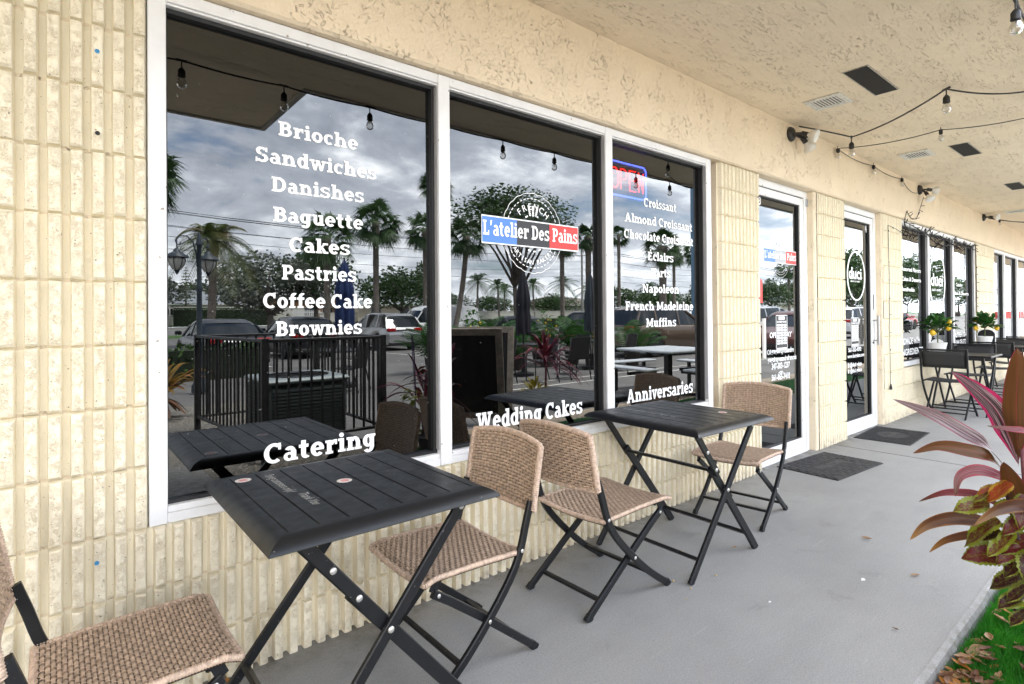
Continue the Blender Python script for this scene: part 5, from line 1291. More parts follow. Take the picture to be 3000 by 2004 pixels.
# second cordyline, dark red, by the gravel
def cordy(x,y,z,label,seed,n=30,l0=.55,h=.45,mats=None):
    rs=random.Random(seed); t=thing('cordyline_plant',label,'plant',(x,y,z))
    for i in range(n):
        a=rs.uniform(0,2*PI); el=rs.uniform(-.1,1.4); l=l0*rs.uniform(.7,1.1); d=Vector((math.cos(a)*math.cos(el),math.sin(a)*math.cos(el),math.sin(el))); z0=h*rs.uniform(.55,1.05)
        P=[Vector((0,0,z0))+d*l*q-Vector((0,0,1))*l*.4*q**3*(1.2-el*.5) for q in (0,.3,.6,.85,1)]
        leaf_obj('leaf',P,rs.uniform(.05,.075),rs.choice(mats or [m_cord_dark,m_cord_dark,m_cord_red]),t,fold=.3)
    b=MB(); b.tube([(0,0,-.05),(.01,.01,h)],[.025,.015],7); b.build('stem',pbr('cordyline_stem',(.16,.05,.06),.6),t,True); return t
cordy(6.62,-4.8,-.12,'dark red cordyline growing in front of the patio chairs',31,50,.72,.74)
cordy(2.98,-2.75,-.06,'dark red cordyline beside the corner of the iron railing',33,26,.58,.55)
t=thing('coleus_plant','dark coleus with a purple flower spike by the railing corner','plant',(2.75,-2.55,-.06)); b=MB(); rs=random.Random(8)
for i in range(70):
    z=rs.uniform(.15,.62); a=rs.uniform(0,6.28); r=.16*rs.uniform(.3,1)*(1.1-z); p=Vector((math.cos(a)*r,math.sin(a)*r,z)); leafblade(b,p,(math.cos(a),math.sin(a),rs.uniform(-.3,.3)),.09,.055,(0,0,1),.3)
b.build('foliage',m_col_dark,t,True)
b=MB(); b.tube([(0,0,0),(.02,0,.6),(-.02,.05,.95),(-.08,.12,1.15)],.006,5)
for i in range(26): q=i/26; p=Vector((0-.10*q,.02+.12*q,.62+.55*q)); b.lathe([(.002,-.008),(.011,0),(.002,.009)],p,5)
b.build('flower_spike',pbr('purple_flower',(.10,.05,.16),.7),t)
b=MB(); rs=random.Random(9)
t=thing('croton_plant','low yellow croton below the dark red cordyline','plant',(6.15,-4.55,-.12))
for i in range(80):
    a=rs.uniform(0,6.28); el=rs.uniform(0,1.4); r=.22*rs.uniform(.4,1); p=Vector((math.cos(a)*math.cos(el)*r,math.sin(a)*math.cos(el)*r,.1+math.sin(el)*r)); leafblade(b,p,(p.x,p.y,p.z*.6),.13,.05,(0,0,1),.3)
b.build('foliage',leafmat('croton_leaf',(.16,.13,.01),(.35,.28,.03),.5,8,.25),t,True)
# arecas and bushes along the patio edge
m_areca=leafmat('areca_leaf',(.015,.07,.012),(.06,.17,.03),.5,3,.3)
def frond(b,base,az,el,l,leaf,nl=22,droop=.55,w=.035,r=.012):
    P=[]; d=Vector((math.cos(az)*math.cos(el),math.sin(az)*math.cos(el),math.sin(el)))
    for i in range(nl+1):
        q=i/nl; P.append(Vector(base)+d*l*q-Vector((0,0,1))*l*droop*q*q)
    b.tube(P[::3]+[P[-1]],[r*(1-.8*i/len(P[::3])) for i in range(len(P[::3])+1)],4,False)
    for i in range(2,nl+1):
        q=i/nl; t=(P[i]-P[i-1]).normalized(); s=t.cross(Vector((0,0,1)))
        if s.length<1e-3: continue
        s.normalize(); up=s.cross(t); L=leaf*math.sin(PI*min(.97,.12+.86*q))**.6
        for sg in (-1,1):
            dd=(s*sg+t*.55+up*.22).normalized(); e=P[i]+dd*L-Vector((0,0,1))*L*.42; m_=P[i]+dd*L*.55-Vector((0,0,1))*L*.10; wv=t*w*.5
            b.add([P[i]-wv*.4,P[i]+wv*.4,m_+wv,m_-wv,e],[(0,1,2,3),(3,2,4)])
def areca_mesh(seed,h=1.7):
    rs=random.Random(seed); b=MB()
    for i in range(16): frond(b,(rs.uniform(-.1,.1),rs.uniform(-.1,.1),.25),rs.uniform(0,6.28),rs.uniform(.7,1.4),h*rs.uniform(.7,1.05),.34,18,.42,.028,.009)
    me=b.mesh('fronds'); me.materials.append(m_areca); return me
AM=[areca_mesh(1),areca_mesh(2)]
b=MB(); b.lathe([(.17,0),(.22,.34),(.235,.36),(.21,.36),(.005,.33)],(0,0,0),18); POT=b.mesh('pot_body',True); POT.materials.append(pbr('terracotta_dark',(.06,.05,.045),.7)); sharp(POT,40)
def areca(x,y,s,i,label):
    t=thing('areca_palm',label,'potted palm',(x,y,-.15),i*1.3,'potted areca palms around the patio'); o=obj_from(AM[i%2],'fronds',t); o.scale=(s,s,s); obj_from(POT,'pot_body',t); return t
for i,(x,y,s,l) in enumerate(((8.1,-8.9,1.2,'tall areca palm behind the chalkboard'),(9.3,-8.7,.95,'small areca palm behind the charcoal umbrella'),(11.5,-8.9,1.2,'tall areca palm right of the charcoal umbrella'),(12.3,-7.4,1.0,'areca palm at the back corner of the gold car'),(9.95,-9.5,1.1,'areca palm right behind the lemon bush'),(7.3,-9.6,1.05,'areca palm behind the yellow-fruited citrus bush'),(10.95,-9.7,1.0,'areca palm at the foot of the slate umbrella, behind the citrus'))): areca(x,y,s,i,l)
def citrus(x,y,label,seed):
    rs=random.Random(seed); t=thing('citrus_bush',label,'potted bush',(x,y,-.15),0,'potted citrus bushes around the patio'); b=MB(); k=MB()
    for i in range(150):
        a=rs.uniform(0,6.28); z=rs.uniform(.5,1.55); r=.30*math.sin(PI*min(.98,(z-.4)/1.25))*rs.uniform(.3,1.1); p=Vector((math.cos(a)*r,math.sin(a)*r,z)); leafblade(b,p,(math.cos(a)+rs.uniform(-.6,.6),math.sin(a)+rs.uniform(-.6,.6),rs.uniform(-.1,.9)),.12,.055,(0,0,1),.2,3)
    for i in range(9):
        a=rs.uniform(0,6.28); z=rs.uniform(.7,1.3); k.lathe([(.005,-.03),(.03,0),(.005,.03)],(math.cos(a)*.27,math.sin(a)*.27,z),8)
    b.build('foliage',leafmat('citrus_leaf',(.03,.11,.015),(.10,.25,.03),.45,5,.3),t,True); k.build('fruit',m_lemon,t,True); obj_from(POT,'pot_body',t)
    b=MB(); b.tube([(0,0,.3),(.02,0,.8),(0,.02,1.3)],[.02,.015,.008],6); b.build('stem',pbr('bark_thin',(.12,.09,.06),.8),t)
citrus(10.4,-8.8,'lemon bush between two areca palms at the patio edge',3); citrus(7.35,-8.0,'yellow-fruited citrus bush left of the tall areca palm',5); citrus(11.25,-7.9,'small citrus bush at the foot of the slate umbrella',7)

# ------------------------------------------------------------------ cars
m_cglass=pbr('car_glass',(.012,.015,.017),.05,spec=.8); m_tyre=pbr('tyre_rubber',(.018,.018,.018),.85); m_rim=pbr('alloy_rim',(.42,.42,.43),.3,metal=.8); m_trim=pbr('black_plastic',(.02,.02,.021),.6)
m_tail=pbr('tail_light',(.35,.008,.01),.2,coat=.6); m_head=pbr('head_light',(.7,.72,.74),.1,coat=1.); m_plate=pbr('plate_pale',(.55,.58,.55),.5); m_chrome=pbr('chrome_trim',(.6,.6,.6),.15,metal=1.)
def lerpt(T,x):
    if x<=T[0][0]: return T[0][1]
    for (a,u),(b_,v) in zip(T,T[1:]):
        if x<=b_: return u+(v-u)*(x-a)/(b_-a)
    return T[-1][1]
# per body style: deck height along the length (rear = -1 .. front = +1), greenhouse outline, size
STY=dict(
 sedan=dict(L=4.8,W=1.84,deck=[(-1,.78),(-.97,.92),(-.90,.98),(-.62,1.0),(-.3,.97),(.3,.95),(.45,.93),(.80,.83),(.95,.72),(1,.58)],gh=[(-.66,.98),(-.42,1.30),(-.22,1.42),(.02,1.44),(.14,1.38),(.46,.94)],wr=.325,base=.20,wb=.58),
 suv=dict(L=4.66,W=1.88,deck=[(-1,.72),(-.98,.98),(-.95,1.06),(-.6,1.06),(.3,1.03),(.48,1.02),(.82,.93),(.96,.80),(1,.62)],gh=[(-.95,1.05),(-.80,1.55),(-.70,1.64),(-.1,1.68),(.10,1.62),(.48,1.02)],wr=.36,base=.25,wb=.57),
 hatch=dict(L=4.3,W=1.80,deck=[(-1,.68),(-.98,.92),(-.94,1.0),(-.6,1.0),(.3,.96),(.46,.95),(.82,.85),(.96,.73),(1,.58)],gh=[(-.93,1.0),(-.74,1.44),(-.62,1.50),(-.05,1.52),(.12,1.46),(.47,.95)],wr=.33,base=.20,wb=.58),
 van=dict(L=5.6,W=2.0,deck=[(-1,.75),(-.99,1.05),(-.97,1.15),(.45,1.15),(.66,1.12),(.85,1.02),(.96,.88),(1,.65)],gh=[(-.985,1.15),(-.97,2.0),(-.90,2.12),(.25,2.14),(.42,2.02),(.70,1.12)],wr=.36,base=.28,wb=.60))
def car(style,col,label,x,y,z,rz,metal=.5,text=None):
    q=STY[style]; L,W=q['L'],q['W']; t=thing(style if style!='suv' else 'suv_car',label,'car' if style!='van' else 'van',(x,y,z),rz,'cars parked beyond the patio'); paint=pbr('paint_%.2f_%.2f_%.2f'%col,col,.32,metal=metal,coat=.8 if max(col)>.1 else .25)
    hx=L/2; wx=q['wb']*hx; wr=q['wr']; n=56
    # lower body: cross-sections from sill over the shoulder to the deck; wheel arches lift the sill
    xs=[-1+2*i/n for i in range(n+1)]; P=[]
    for u in xs:
        X=u*hx; d=lerpt(q['deck'],u); bz=q['base']+ (.10 if abs(u)>.93 else 0)
        for wc in (-wx,wx):
            k=abs(X-wc)/(wr*1.17)
            if k<1: bz=max(bz,math.sqrt(1-k*k)*wr*1.17+wr)
        e=1-.16*max(0,(abs(u)-.72)/.28)**2.2; hw=W/2*e; bz=min(bz,d-.12)
        s=bz+(d-bz)*.55
        ring=[(hw*.93,bz),(hw*.985,bz+.06),(hw,s),(hw*.975,d-.07),(hw*.93,d-.015),(hw*.80,d),(hw*.4,d+.012)]
        P.append([(X,-a,c) for a,c in ring]+[(X,a,c) for a,c in ring[::-1]])
    b=MB(); b.grid(P); m=len(P[0]); b.poly(P[0][::-1]); b.poly(P[-1]); body=b.build('body',paint,t,auto=50)
    b=MB(); b.box(-hx*.93,hx*.93,-W/2*.9,W/2*.9,q['base']-.02,q['base']+.35); b.build('underbody',m_trim,t)
    # greenhouse: glass all round, then roof skin and pillars over it
    G_=q['gh']; N=30; us=[G_[0][0]+(G_[-1][0]-G_[0][0])*i/N for i in range(N+1)]
    def sec(u,off=0.):
        zt=lerpt(G_,u)+off; d=lerpt(q['deck'],u)-.01; f=min(1,max(0,(zt-d)/.5)); tw=W/2*(.93-.17*f)+off; return zt,d,tw
    b=MB(); P=[]
    for u in us:
        zt,d,tw=sec(u); P.append([(u*hx,-W/2*.93,d),(u*hx,-tw,zt-.05),(u*hx,-tw*.82,zt),(u*hx,tw*.82,zt),(u*hx,tw,zt-.05),(u*hx,W/2*.93,d)])
    b.grid(P); b.build('window_glass',m_cglass,t,auto=40)
    peak=max(v for _,v in G_); roof=[u for u in us if lerpt(G_,u)>peak-(.16 if style!='van' else .3)]; b=MB(); P=[]
    for u in roof:
        zt,d,tw=sec(u,.008); P.append([(u*hx,-tw*1.0,zt-.075),(u*hx,-tw*.82,zt),(u*hx,0,zt+.012),(u*hx,tw*.82,zt),(u*hx,tw*1.0,zt-.075)])
    b.grid(P); b.build('roof',paint,t,auto=40)
    b=MB()
    pil=[roof[0],roof[-1]]; ends=[G_[0][0],G_[-1][0]]
    for s in (-1,1):
        for a,e in zip(pil,ends):
            z0,d0,t0=sec(a,.006); z1,d1_,t1_=sec(e,.006); b.bar((a*hx,s*t0,z0-.05),(e*hx,s*W/2*.935,d1_+.01),.06,.05,(0,s,0))
        for u in ((-.08,) if style!='suv' else (-.05,-.52)):
            z0,d0,t0=sec(u,.006); b.bar((u*hx,s*t0,z0-.06),(u*hx-.03,s*W/2*.936,d0),.07,.03,(0,s,0))
    if style=='van':
        for s in (-1,1):
            P=[]
            for u in [v for v in us if v<.14]:
                zt,d,tw=sec(u,.01); P.append([(u*hx,s*W/2*.945,d-.02),(u*hx,s*tw,zt-.06)])
            b.grid(P if s>0 else [r[::-1] for r in P])
        zt,d,tw=sec(-.97,.01); b.box(-hx*.985,-hx*.96,-tw,tw,1.1,1.98)
    b.build('pillar',paint,t)
    for wc in (-wx,wx):
        for s in (-1,1):
            b=MB(); b.lathe([(wr*.62,-.11),(wr*.96,-.105),(wr,-.07),(wr,.07),(wr*.96,.105),(wr*.62,.11)],(wc,s*(W/2-.125),wr),24,'y'); w=b.build('wheel',m_tyre,t,auto=40)
            b=MB(); M=Matrix.Scale(s,3,(0,1,0)); b.lathe([(wr*.64,.095),(wr*.60,.10),(wr*.58,.06),(wr*.1,.05),(wr*.02,.05)],(wc,s*(W/2-.125),wr),24,'y',M)
            for k in range(5):
                a=2*PI*k/5+.3; b.bar((wc,s*(W/2-.045),wr),(wc+wr*.6*math.cos(a),s*(W/2-.035),wr+wr*.6*math.sin(a)),wr*.17,.02,(0,1,0))
            b.build('rim',m_rim,w,auto=40)
    zf,zr=lerpt(q['deck'],.93),lerpt(q['deck'],-.96)
    for s in (-1,1):
        b=MB(); b.bbox(hx*.885,hx*.955,min(s*W*.27,s*W*.435),max(s*W*.27,s*W*.435),zf-.20,zf-.08,.03); b.build('headlight',m_head,t)
        b=MB(); b.bbox(-hx*.998,-hx*.93,min(s*W*.24,s*W*.455),max(s*W*.24,s*W*.455),zr-.17,zr-.02,.03); b.build('taillight',m_tail,t)
        b=MB(); b.bbox(hx*.36,hx*.42,min(s*W*.50,s*W*.60),max(s*W*.50,s*W*.60),lerpt(q['deck'],.4)+.02,lerpt(q['deck'],.4)+.16,.03); b.build('mirror',paint if style!='van' else m_trim,t)
    b=MB(); b.bbox(hx*.93,hx*1.004,-W*.36,W*.36,.28,.46,.04); b.build('front_grille',m_trim,t)
    b=MB(); b.bbox(-hx*1.008,-hx*.95,-W*.42,W*.42,.26,.40,.03); b.build('rear_bumper',m_trim,t)
    b=MB(); b.bbox(-hx*1.006,-hx*.985,-.16,.16,zr-.30 if style!='sedan' else .60,(zr-.30 if style!='sedan' else .60)+.13,.004); b.build('license_plate',m_plate,t)
    if style in('suv','hatch'):
        b=MB(); b.bbox(-hx*1.004,-hx*.985,-W*.24,W*.24,zr-.13,zr-.08,.008); b.build('tailgate_trim',m_chrome,t)
    if text: text(t,W)
    return t
def vantext(t,W):
    yy=W/2*.955
    b=MB(); sans_mesh(b,'$1995',0,0,1.5,.42,0,.045,0,axes=((-.55,yy+.012,1.42),(-1,0,-.0),(0,-.12,1))); b.build('van_lettering',pbr('green_letters',(.02,.26,.04),.5),t)
    b=MB(); sans_mesh(b,'rent me today',0,0,1.1,.09,0,.02,0,axes=((-.55,yy+.016,1.26),(-1,0,0),(0,-.12,1))); b.build('van_lettering',pbr('dark_letters',(.03,.03,.03),.5),t)
car('sedan',(.010,.011,.013),'black sedan parked nose away behind the iron railing',4.05,-16.9,-.225,rad(-90),.3)
car('hatch',(.012,.012,.014),'black hatchback parked nose away beside the black sedan',7.30,-19.7,-.26,rad(-90),.3)
car('suv',(.45,.45,.45),'silver SUV with red tail lights parked nose away',12.0,-21.9,-.28,rad(-90),.6)
car('van',(.72,.73,.74),'white cargo van with green price lettering on its side',18.2,-27.2,-.28,rad(180),.0,vantext)
car('sedan',(.02,.024,.03),'dark grey sedan between the charcoal umbrella and the white van',15.8,-16.5,-.22,rad(-70),.5)
car('suv',(.013,.013,.015),'black SUV facing the patio beyond the areca palms',23.4,-19.6,-.26,rad(150),.3)
car('sedan',(.60,.61,.62),'white sedan beyond the black SUV',29.5,-23.5,-.28,rad(165),.1)
car('sedan',(.16,.17,.19),'grey sedan parked in the far row left of the oak trunk',21.2,-33,-.28,rad(90),.5)
car('suv',(.19,.14,.105),'gold brown SUV parked broadside behind the picnic table',16.6,-9.45,-.14,rad(6),.6)
car('suv',(.55,.57,.60),'silver SUV reflected in the bakery door, right of the gold one',24.6,-9.6,-.15,rad(5),.5)
car('sedan',(.10,.035,.03),'maroon sedan parked along the walkway beyond the silver SUV',19.8,-6.2,-.13,rad(170),.4)
car('suv',(.62,.63,.64),'white SUV parked far along the walkway before the ice cream shop window',35.,-9.4,-.15,rad(8),.1)
car('hatch',(.02,.022,.026),'black hatchback far along the walkway beside the white SUV',43.5,-10.6,-.15,rad(5),.3)
car('sedan',(.42,.02,.02),'red sedan far along the walkway',53.5,-13.0,-.18,rad(8),.2)
car('van',(.70,.71,.72),'plain white van far beyond the red sedan',66,-18,-.25,rad(8),.0)

# ------------------------------------------------------------------ lamp post, blue post, utility lines
t=thing('lamp_post','blue-black lamp post with curled arms and bell lanterns behind the railing','lamp post',(2.13,-9.5,-.13)); m_lp=pbr('lamp_post_paint',(.02,.032,.045),.5)
b=MB(); b.lathe([(.14,0),(.14,.12),(.10,.2),(.075,.5),(.06,.9),(.075,.95),(.05,1.0),(.045,1.9),(.06,1.95),(.042,2.0),(.04,2.75),(.06,2.78),(.03,2.95),(.005,3.02)],(0,0,0),14); b.build('post_shaft',m_lp,t,auto=40)
for a in (185,305):
    c,s=math.cos(rad(a)),math.sin(rad(a)); R_=lambda r,z:(c*r,s*r,z)
    b=MB(); b.tube([R_(.03,2.35),R_(.05,2.6),R_(.10,2.82),R_(.20,2.93),R_(.32,2.92),R_(.38,2.83),R_(.36,2.76),R_(.31,2.76),R_(.30,2.80)],.014,6); b.tube([R_(.36,2.84),R_(.36,2.68)],.012,6); arm=b.build('curled_arm',m_lp,t,True)
    b=MB(); b.lathe([(.012,2.70),(.05,2.67),(.07,2.62),(.19,2.55),(.20,2.52),(.13,2.525),(.02,2.53)],R_(.36,0),14); b.lathe([(.02,2.30),(.05,2.29),(.03,2.24),(.004,2.20)],R_(.36,0),10)
    for k in range(6): w=2*PI*k/6; p=R_(.36,0); b.tube([(p[0]+.145*math.cos(w),p[1]+.145*math.sin(w),2.52),(p[0]+.13*math.cos(w),p[1]+.13*math.sin(w),2.40),(p[0]+.06*math.cos(w),p[1]+.06*math.sin(w),2.29)],.007,4)
    ln=b.build('lantern',m_lp,t,auto=50)
    b=MB(); b.lathe([(.13,2.52),(.135,2.46),(.115,2.38),(.055,2.29),(.004,2.285)],R_(.36,0),14); b.build('lantern_glass',pbr('frosted_lantern',(.50,.50,.46),.4),arm,True)
t=thing('blue_post','tall square blue-grey steel post behind the gold brown SUV','post',(23.55,-12.5,-.2)); b=MB(); b.bbox(-.13,.13,-.13,.13,0,9.5,.01); b.build('post_shaft',pbr('blue_steel',(.10,.19,.28),.5),t)
b=MB(); b.bbox(-.4,3.,-.2,.2,9.5,11.6,.03); b.build('sign_cabinet',pbr('sign_cabinet',(.25,.3,.36),.5),t)
m_pole=pbr('pole_concrete',(.30,.29,.27),.8)
def upole(x,y,h,label):
    t=thing('utility_pole',label,'utility pole',(x,y,-.2),0,'utility poles along the road'); b=MB(); b.lathe([(.17,0),(.11,h),(.02,h+.03)],(0,0,0),10); b.build('pole_shaft',m_pole,t,auto=40)
    b=MB(); b.bar((-.0,-.9,h-.5),(0,.9,h-.5),.10,.10); b.bar((0,-.7,h-1.6),(0,.7,h-1.6),.08,.08); b.build('cross_arm',m_pole,t); return t
PX=[(-70,-47),(-25,-47),(-3.,-47),(52.5,-47),(92,-47),(140,-47)]
for i,(x,y) in enumerate(PX): upole(x,y,10.6,['utility pole far out to the side of the lamp post','utility pole left of the grey-roofed house','utility pole behind the grey-leaved tree','pale utility pole with street lamp among the coconut palms','utility pole right of the palm row','farthest utility pole down the road'][i])
t=thing('overhead_wires','thin black overhead wires strung along the road','power lines',(0,0,0))
for dy,z,sg in ((-.8,10.15,.9),(-.4,10.2,1.0),(.4,10.1,.85),(.8,10.2,1.1),(-.6,9.0,.8),(.0,8.2,.9),(.6,8.95,.9),(.0,7.3,1.0),(.1,6.4,.9)):
    b=MB()
    for i in range(len(PX)-1): b.tube(catenary((PX[i][0],PX[i][1]+dy,z-.2),(PX[i+1][0],PX[i+1][1]+dy,z-.2),sg,8),.022,4,False)
    b.build('wire',m_cable,t)

# ------------------------------------------------------------------ trees
m_bark=pbr('palm_bark',(.17,.145,.12),.9,var=.45,vs=7,bump=.8,bs=14,bd=.03); m_bark2=pbr('oak_bark',(.11,.095,.08),.9,var=.4,vs=6,bump=.8,bs=18,bd=.03)
m_sabal=leafmat('sabal_leaf',(.022,.06,.016),(.07,.14,.04),.5,.9,.2); m_queen=leafmat('queen_leaf',(.03,.06,.02),(.09,.12,.03),.5,.9,.25,(.16,.12,.05)); m_coco=leafmat('coconut_leaf',(.022,.065,.016),(.07,.15,.035),.5,.8,.2)
m_oak=leafmat('oak_leaf',(.020,.055,.014),(.07,.125,.03),.6,.8,.2); m_greyl=leafmat('buttonwood_leaf',(.07,.085,.065),(.17,.19,.15),.6,1.2,.15); m_mixl=leafmat('hedge_leaf',(.02,.06,.012),(.07,.13,.03),.6,1.,.2)
def sabal_mesh(seed):
    rs=random.Random(seed); b=MB()
    for i in range(46):
        az=rs.uniform(0,2*PI); el=-1.0+2.3*(i/46)+rs.uniform(-.15,.15); pl=rs.uniform(.75,1.05); d=Vector((math.cos(az)*math.cos(el),math.sin(az)*math.cos(el),math.sin(el)))
        h=d*pl-Vector((0,0,.12)); b.tube([d*.15,d*pl*.6+Vector((0,0,.04)),h],.016,4,False)
        s=d.cross(Vector((0,0,1)))
        s=s.normalized() if s.length>1e-3 else Vector((1,0,0)); up=s.cross(d); n=22; roll=rs.uniform(-.7,.7); s2=s*math.cos(roll)+up*math.sin(roll); up2=s2.cross(d)
        for k in range(n):
            a=-1.75+3.5*k/(n-1); l=rs.uniform(.72,.95)*(1-.18*abs(a)/1.75); dd=(d*math.cos(a)+s2*math.sin(a)-up2*.25*abs(math.sin(a))).normalized()
            w=dd.cross(up2); w=(w.normalized() if w.length>1e-3 else s2)*.032; m1=h+dd*l*.5; e=h+dd*l-Vector((0,0,1))*l*rs.uniform(.22,.5)
            b.add([h-w*.3,h+w*.3,m1+w,m1-w,e],[(0,1,2,3),(3,2,4)])
    me=b.mesh('crown'); me.materials.append(m_sabal); return me
def pinnate_mesh(seed,m,n=26,l=2.6,leaf=.75,droop=.75,emin=-.5,nl=30):
    rs=random.Random(seed); b=MB()
    for i in range(n): frond(b,(0,0,0),i*2.4+rs.uniform(-.3,.3),emin+(1.45-emin)*(i/n)+rs.uniform(-.1,.1),l*rs.uniform(.85,1.1),leaf,nl,droop*rs.uniform(.7,1.25),.055,.03)
    me=b.mesh('crown'); me.materials.append(m); return me
SAB=[sabal_mesh(1),sabal_mesh(2)]; QUE=pinnate_mesh(3,m_queen,26,2.5,.8,.85,-.4); COC=[pinnate_mesh(4,m_coco,22,2.6,.7,.6,-.5,24),pinnate_mesh(5,m_coco,20,2.5,.7,.7,-.4,24)]
def palm(x,y,zg,zc,crown,s,label,r=.15,lean=(0,0),name='palm_tree',group='palm trees beyond the parking lot'):
    t=thing(name,label,'palm tree',(x,y,zg),(x*7)%6.28,group); h=zc-zg; b=MB(); n=18; M=Matrix.Rotation(-((x*7)%6.28),3,'Z'); off=M@Vector((lean[0],lean[1],0))
    P=[Vector((0,0,h*i/n))-off*(1-(i/n))*(.3+.7*(1-i/n)) for i in range(n+1)]; R_=[r*(1.35 if i==0 else 1.0+.05*math.sin(i*2.2)+(.35 if (i>n-3 and r>.14) else 0)) for i in range(n+1)]
    b.tube(P,R_,10); b.build('trunk',m_bark,t,True); o=obj_from(crown,'crown',t); o.location=(0,0,h); o.scale=(s,s,s); return t
palm(1.75,-14.,-.2,4.8,SAB[0],.62,'sabal palm cut off by the window jamb above the lamp post')
palm(6.5,-30,-.28,5.3,QUE,1.0,'feathery queen palm with drooping fronds right of the lamp post',.20,(.2,0))
palm(10.2,-24,-.28,5.2,SAB[1],1.0,'bushy sabal palm above the grey-leaved tree',.15)
palm(12.75,-24,-.28,6.1,SAB[0],.92,'sabal palm with a clear straight trunk behind the silver SUV',.15)
palm(19.2,-30,-.28,7.1,SAB[1],1.0,'sabal palm low on the window edge beside the tall one',.15)
palm(16.3,-24,-.28,8.5,SAB[0],.70,'tallest sabal palm, split by the window mullion',.17)
palm(19.8,-26,-.28,6.2,SAB[1],.95,'leaning sabal palm behind the oak crown',.16,(1.1,0))
palm(26.1,-24,-.28,6.1,SAB[0],.75,'sabal palm right of the oak trunk',.15)
palm(24.3,-20,-.26,5.85,SAB[1],.62,'sabal palm above the slate umbrella',.17)
palm(29.5,-22,-.28,6.6,SAB[0],.52,'thin-trunked sabal palm at the edge of the third pane',.11)
palm(25.95,-16,-.22,5.0,SAB[1],.78,'stocky sabal palm above the gold brown SUV',.20)
palm(38.8,-24,-.28,5.9,SAB[0],.58,'slim sabal palm right of the stocky one',.12)
palm(42.,-24,-.28,6.5,SAB[1],.85,'sabal palm partly behind the blue post',.15)
palm(72,-40,-.28,8.2,SAB[0],1.4,'sabal palm reflected at the edge of the bakery door',.15)
palm(100,-42,-.28,9.5,SAB[1],1.7,'far sabal palm beyond the bakery door reflection',.22)
for i,(x,y,z,s,l) in enumerate(((45.4,-60,5.9,1.1,'coconut palm at the left end of the far row'),(50.5,-62,5.6,.95,'short coconut palm second in the far row'),(55.,-66,5.2,.9,'coconut palm half behind the oak trunk in the far row'),(59.2,-64,6.1,1.0,'coconut palm right of the charcoal umbrella top'),(62.,-60,6.1,1.1,'coconut palm beside the pale utility pole'),(68.,-60,5.3,1.2,'coconut palm at the right end of the far row'),(84,-60,6,1.0,'lone coconut palm beyond the third pane trees'),(-4,-66,6.2,1.2,'coconut palm beyond the grey-roofed house'))): palm(x,y,.3,z,COC[i%2],s*1.05,l,.14,(.3*(-1)**i,0),'coconut_palm','coconut palms across the road')
def crown_mesh(seed,m,n=2600,leaf=.16,lobes=16,gap=.25,name='crown'):
    rs=np.random.RandomState(seed); C=rs.normal(0,.5,(lobes,3)); C/=np.maximum(1,np.linalg.norm(C,axis=1)[:,None]/.72); C[:,2]=C[:,2]*.7+.05; r=rs.uniform(.26,.46,lobes)
    v=[];f=[]
    for i in range(n):
        k=rs.randint(lobes); d=rs.normal(0,1,3); d/=np.linalg.norm(d); p=C[k]+d*r[k]*(rs.uniform(.55,1.12)); a=rs.normal(0,1,3); a/=np.linalg.norm(a); a=a*.6+d*.5; a/=np.linalg.norm(a); c=np.cross(a,rs.normal(0,1,3)); c/=np.linalg.norm(c); l=leaf*rs.uniform(.6,1.3)
        q=len(v); v+= [tuple(p-a*l*.5),tuple(p+c*l*.28),tuple(p+a*l*.5),tuple(p-c*l*.28)]; f.append((q,q+1,q+2,q+3))
    me=bpy.data.meshes.new(name); me.from_pydata(v,[],f); me.materials.append(m); return me,C,r
def tree(x,y,zg,zc,rx,ry,rz_,cm,label,cat='tree',r=.18,forks=7,name='tree',group='trees beyond the parking lot',trunks=1):
    me,C,_=cm; t=thing(name,label,cat,(x,y,zg),0,group); h=zc-zg; o=obj_from(me,'crown',t); o.location=(0,0,h); o.scale=(rx,ry,rz_)
    b=MB(); rs=random.Random(int(abs(x*13)))
    for q in range(trunks):
        ox=(q-(trunks-1)/2)*.5; fk=h*.45; b.tube([(ox*.5,0,0),(ox*.8,.05,fk*.5),(ox,0,fk)],[r*1.2,r,r*.85],8)
        for k in range(forks):
            c=C[(k*3+q*5)%len(C)]; e=Vector((c[0]*rx,c[1]*ry,h+c[2]*rz_)); s=Vector((ox,0,fk)); mid=s.lerp(e,.5)+Vector((rs.uniform(-.3,.3),rs.uniform(-.3,.3),.1)); b.tube([s,mid,e],[r*.6,r*.4,r*.12],6)
    b.build('trunk',m_bark2,t,True); return t
OAK=crown_mesh(11,m_oak,5200,.075,34); T1=crown_mesh(12,m_oak,3600,.10,18); T2=crown_mesh(13,m_mixl,3200,.11,16); GR=crown_mesh(14,m_greyl,4200,.095,20)
tree(18.9,-20.,-.26,6.35,4.0,2.8,1.75,OAK,'spreading oak with forked dark limbs above the patio',r=.13,forks=9,name='oak_tree',trunks=2)
tree(12.2,-40,-.2,3.3,4.6,3.5,3.1,GR,'grey-leaved rounded tree behind the black hatchback',r=.25)
tree(15.9,-41,-.2,4.4,3.2,3.,3.0,T1,'dark tree right of the grey-leaved tree',r=.2)
tree(28.3,-50,-.1,4.0,4.8,4.,2.9,T1,'broad dark tree behind the white van',r=.25)
tree(32.5,-52,-.1,4.6,2.7,2.6,3.2,T2,'narrow tree at the left edge of the second pane',r=.2)
tree(6.9,-62,.3,3.6,4.2,3.,2.6,GR,'grey-leaved tree in front of the left house',r=.2)
tree(14,-78,.4,3.8,4.,3.,2.2,T2,'low green tree behind the left house roof',r=.2)
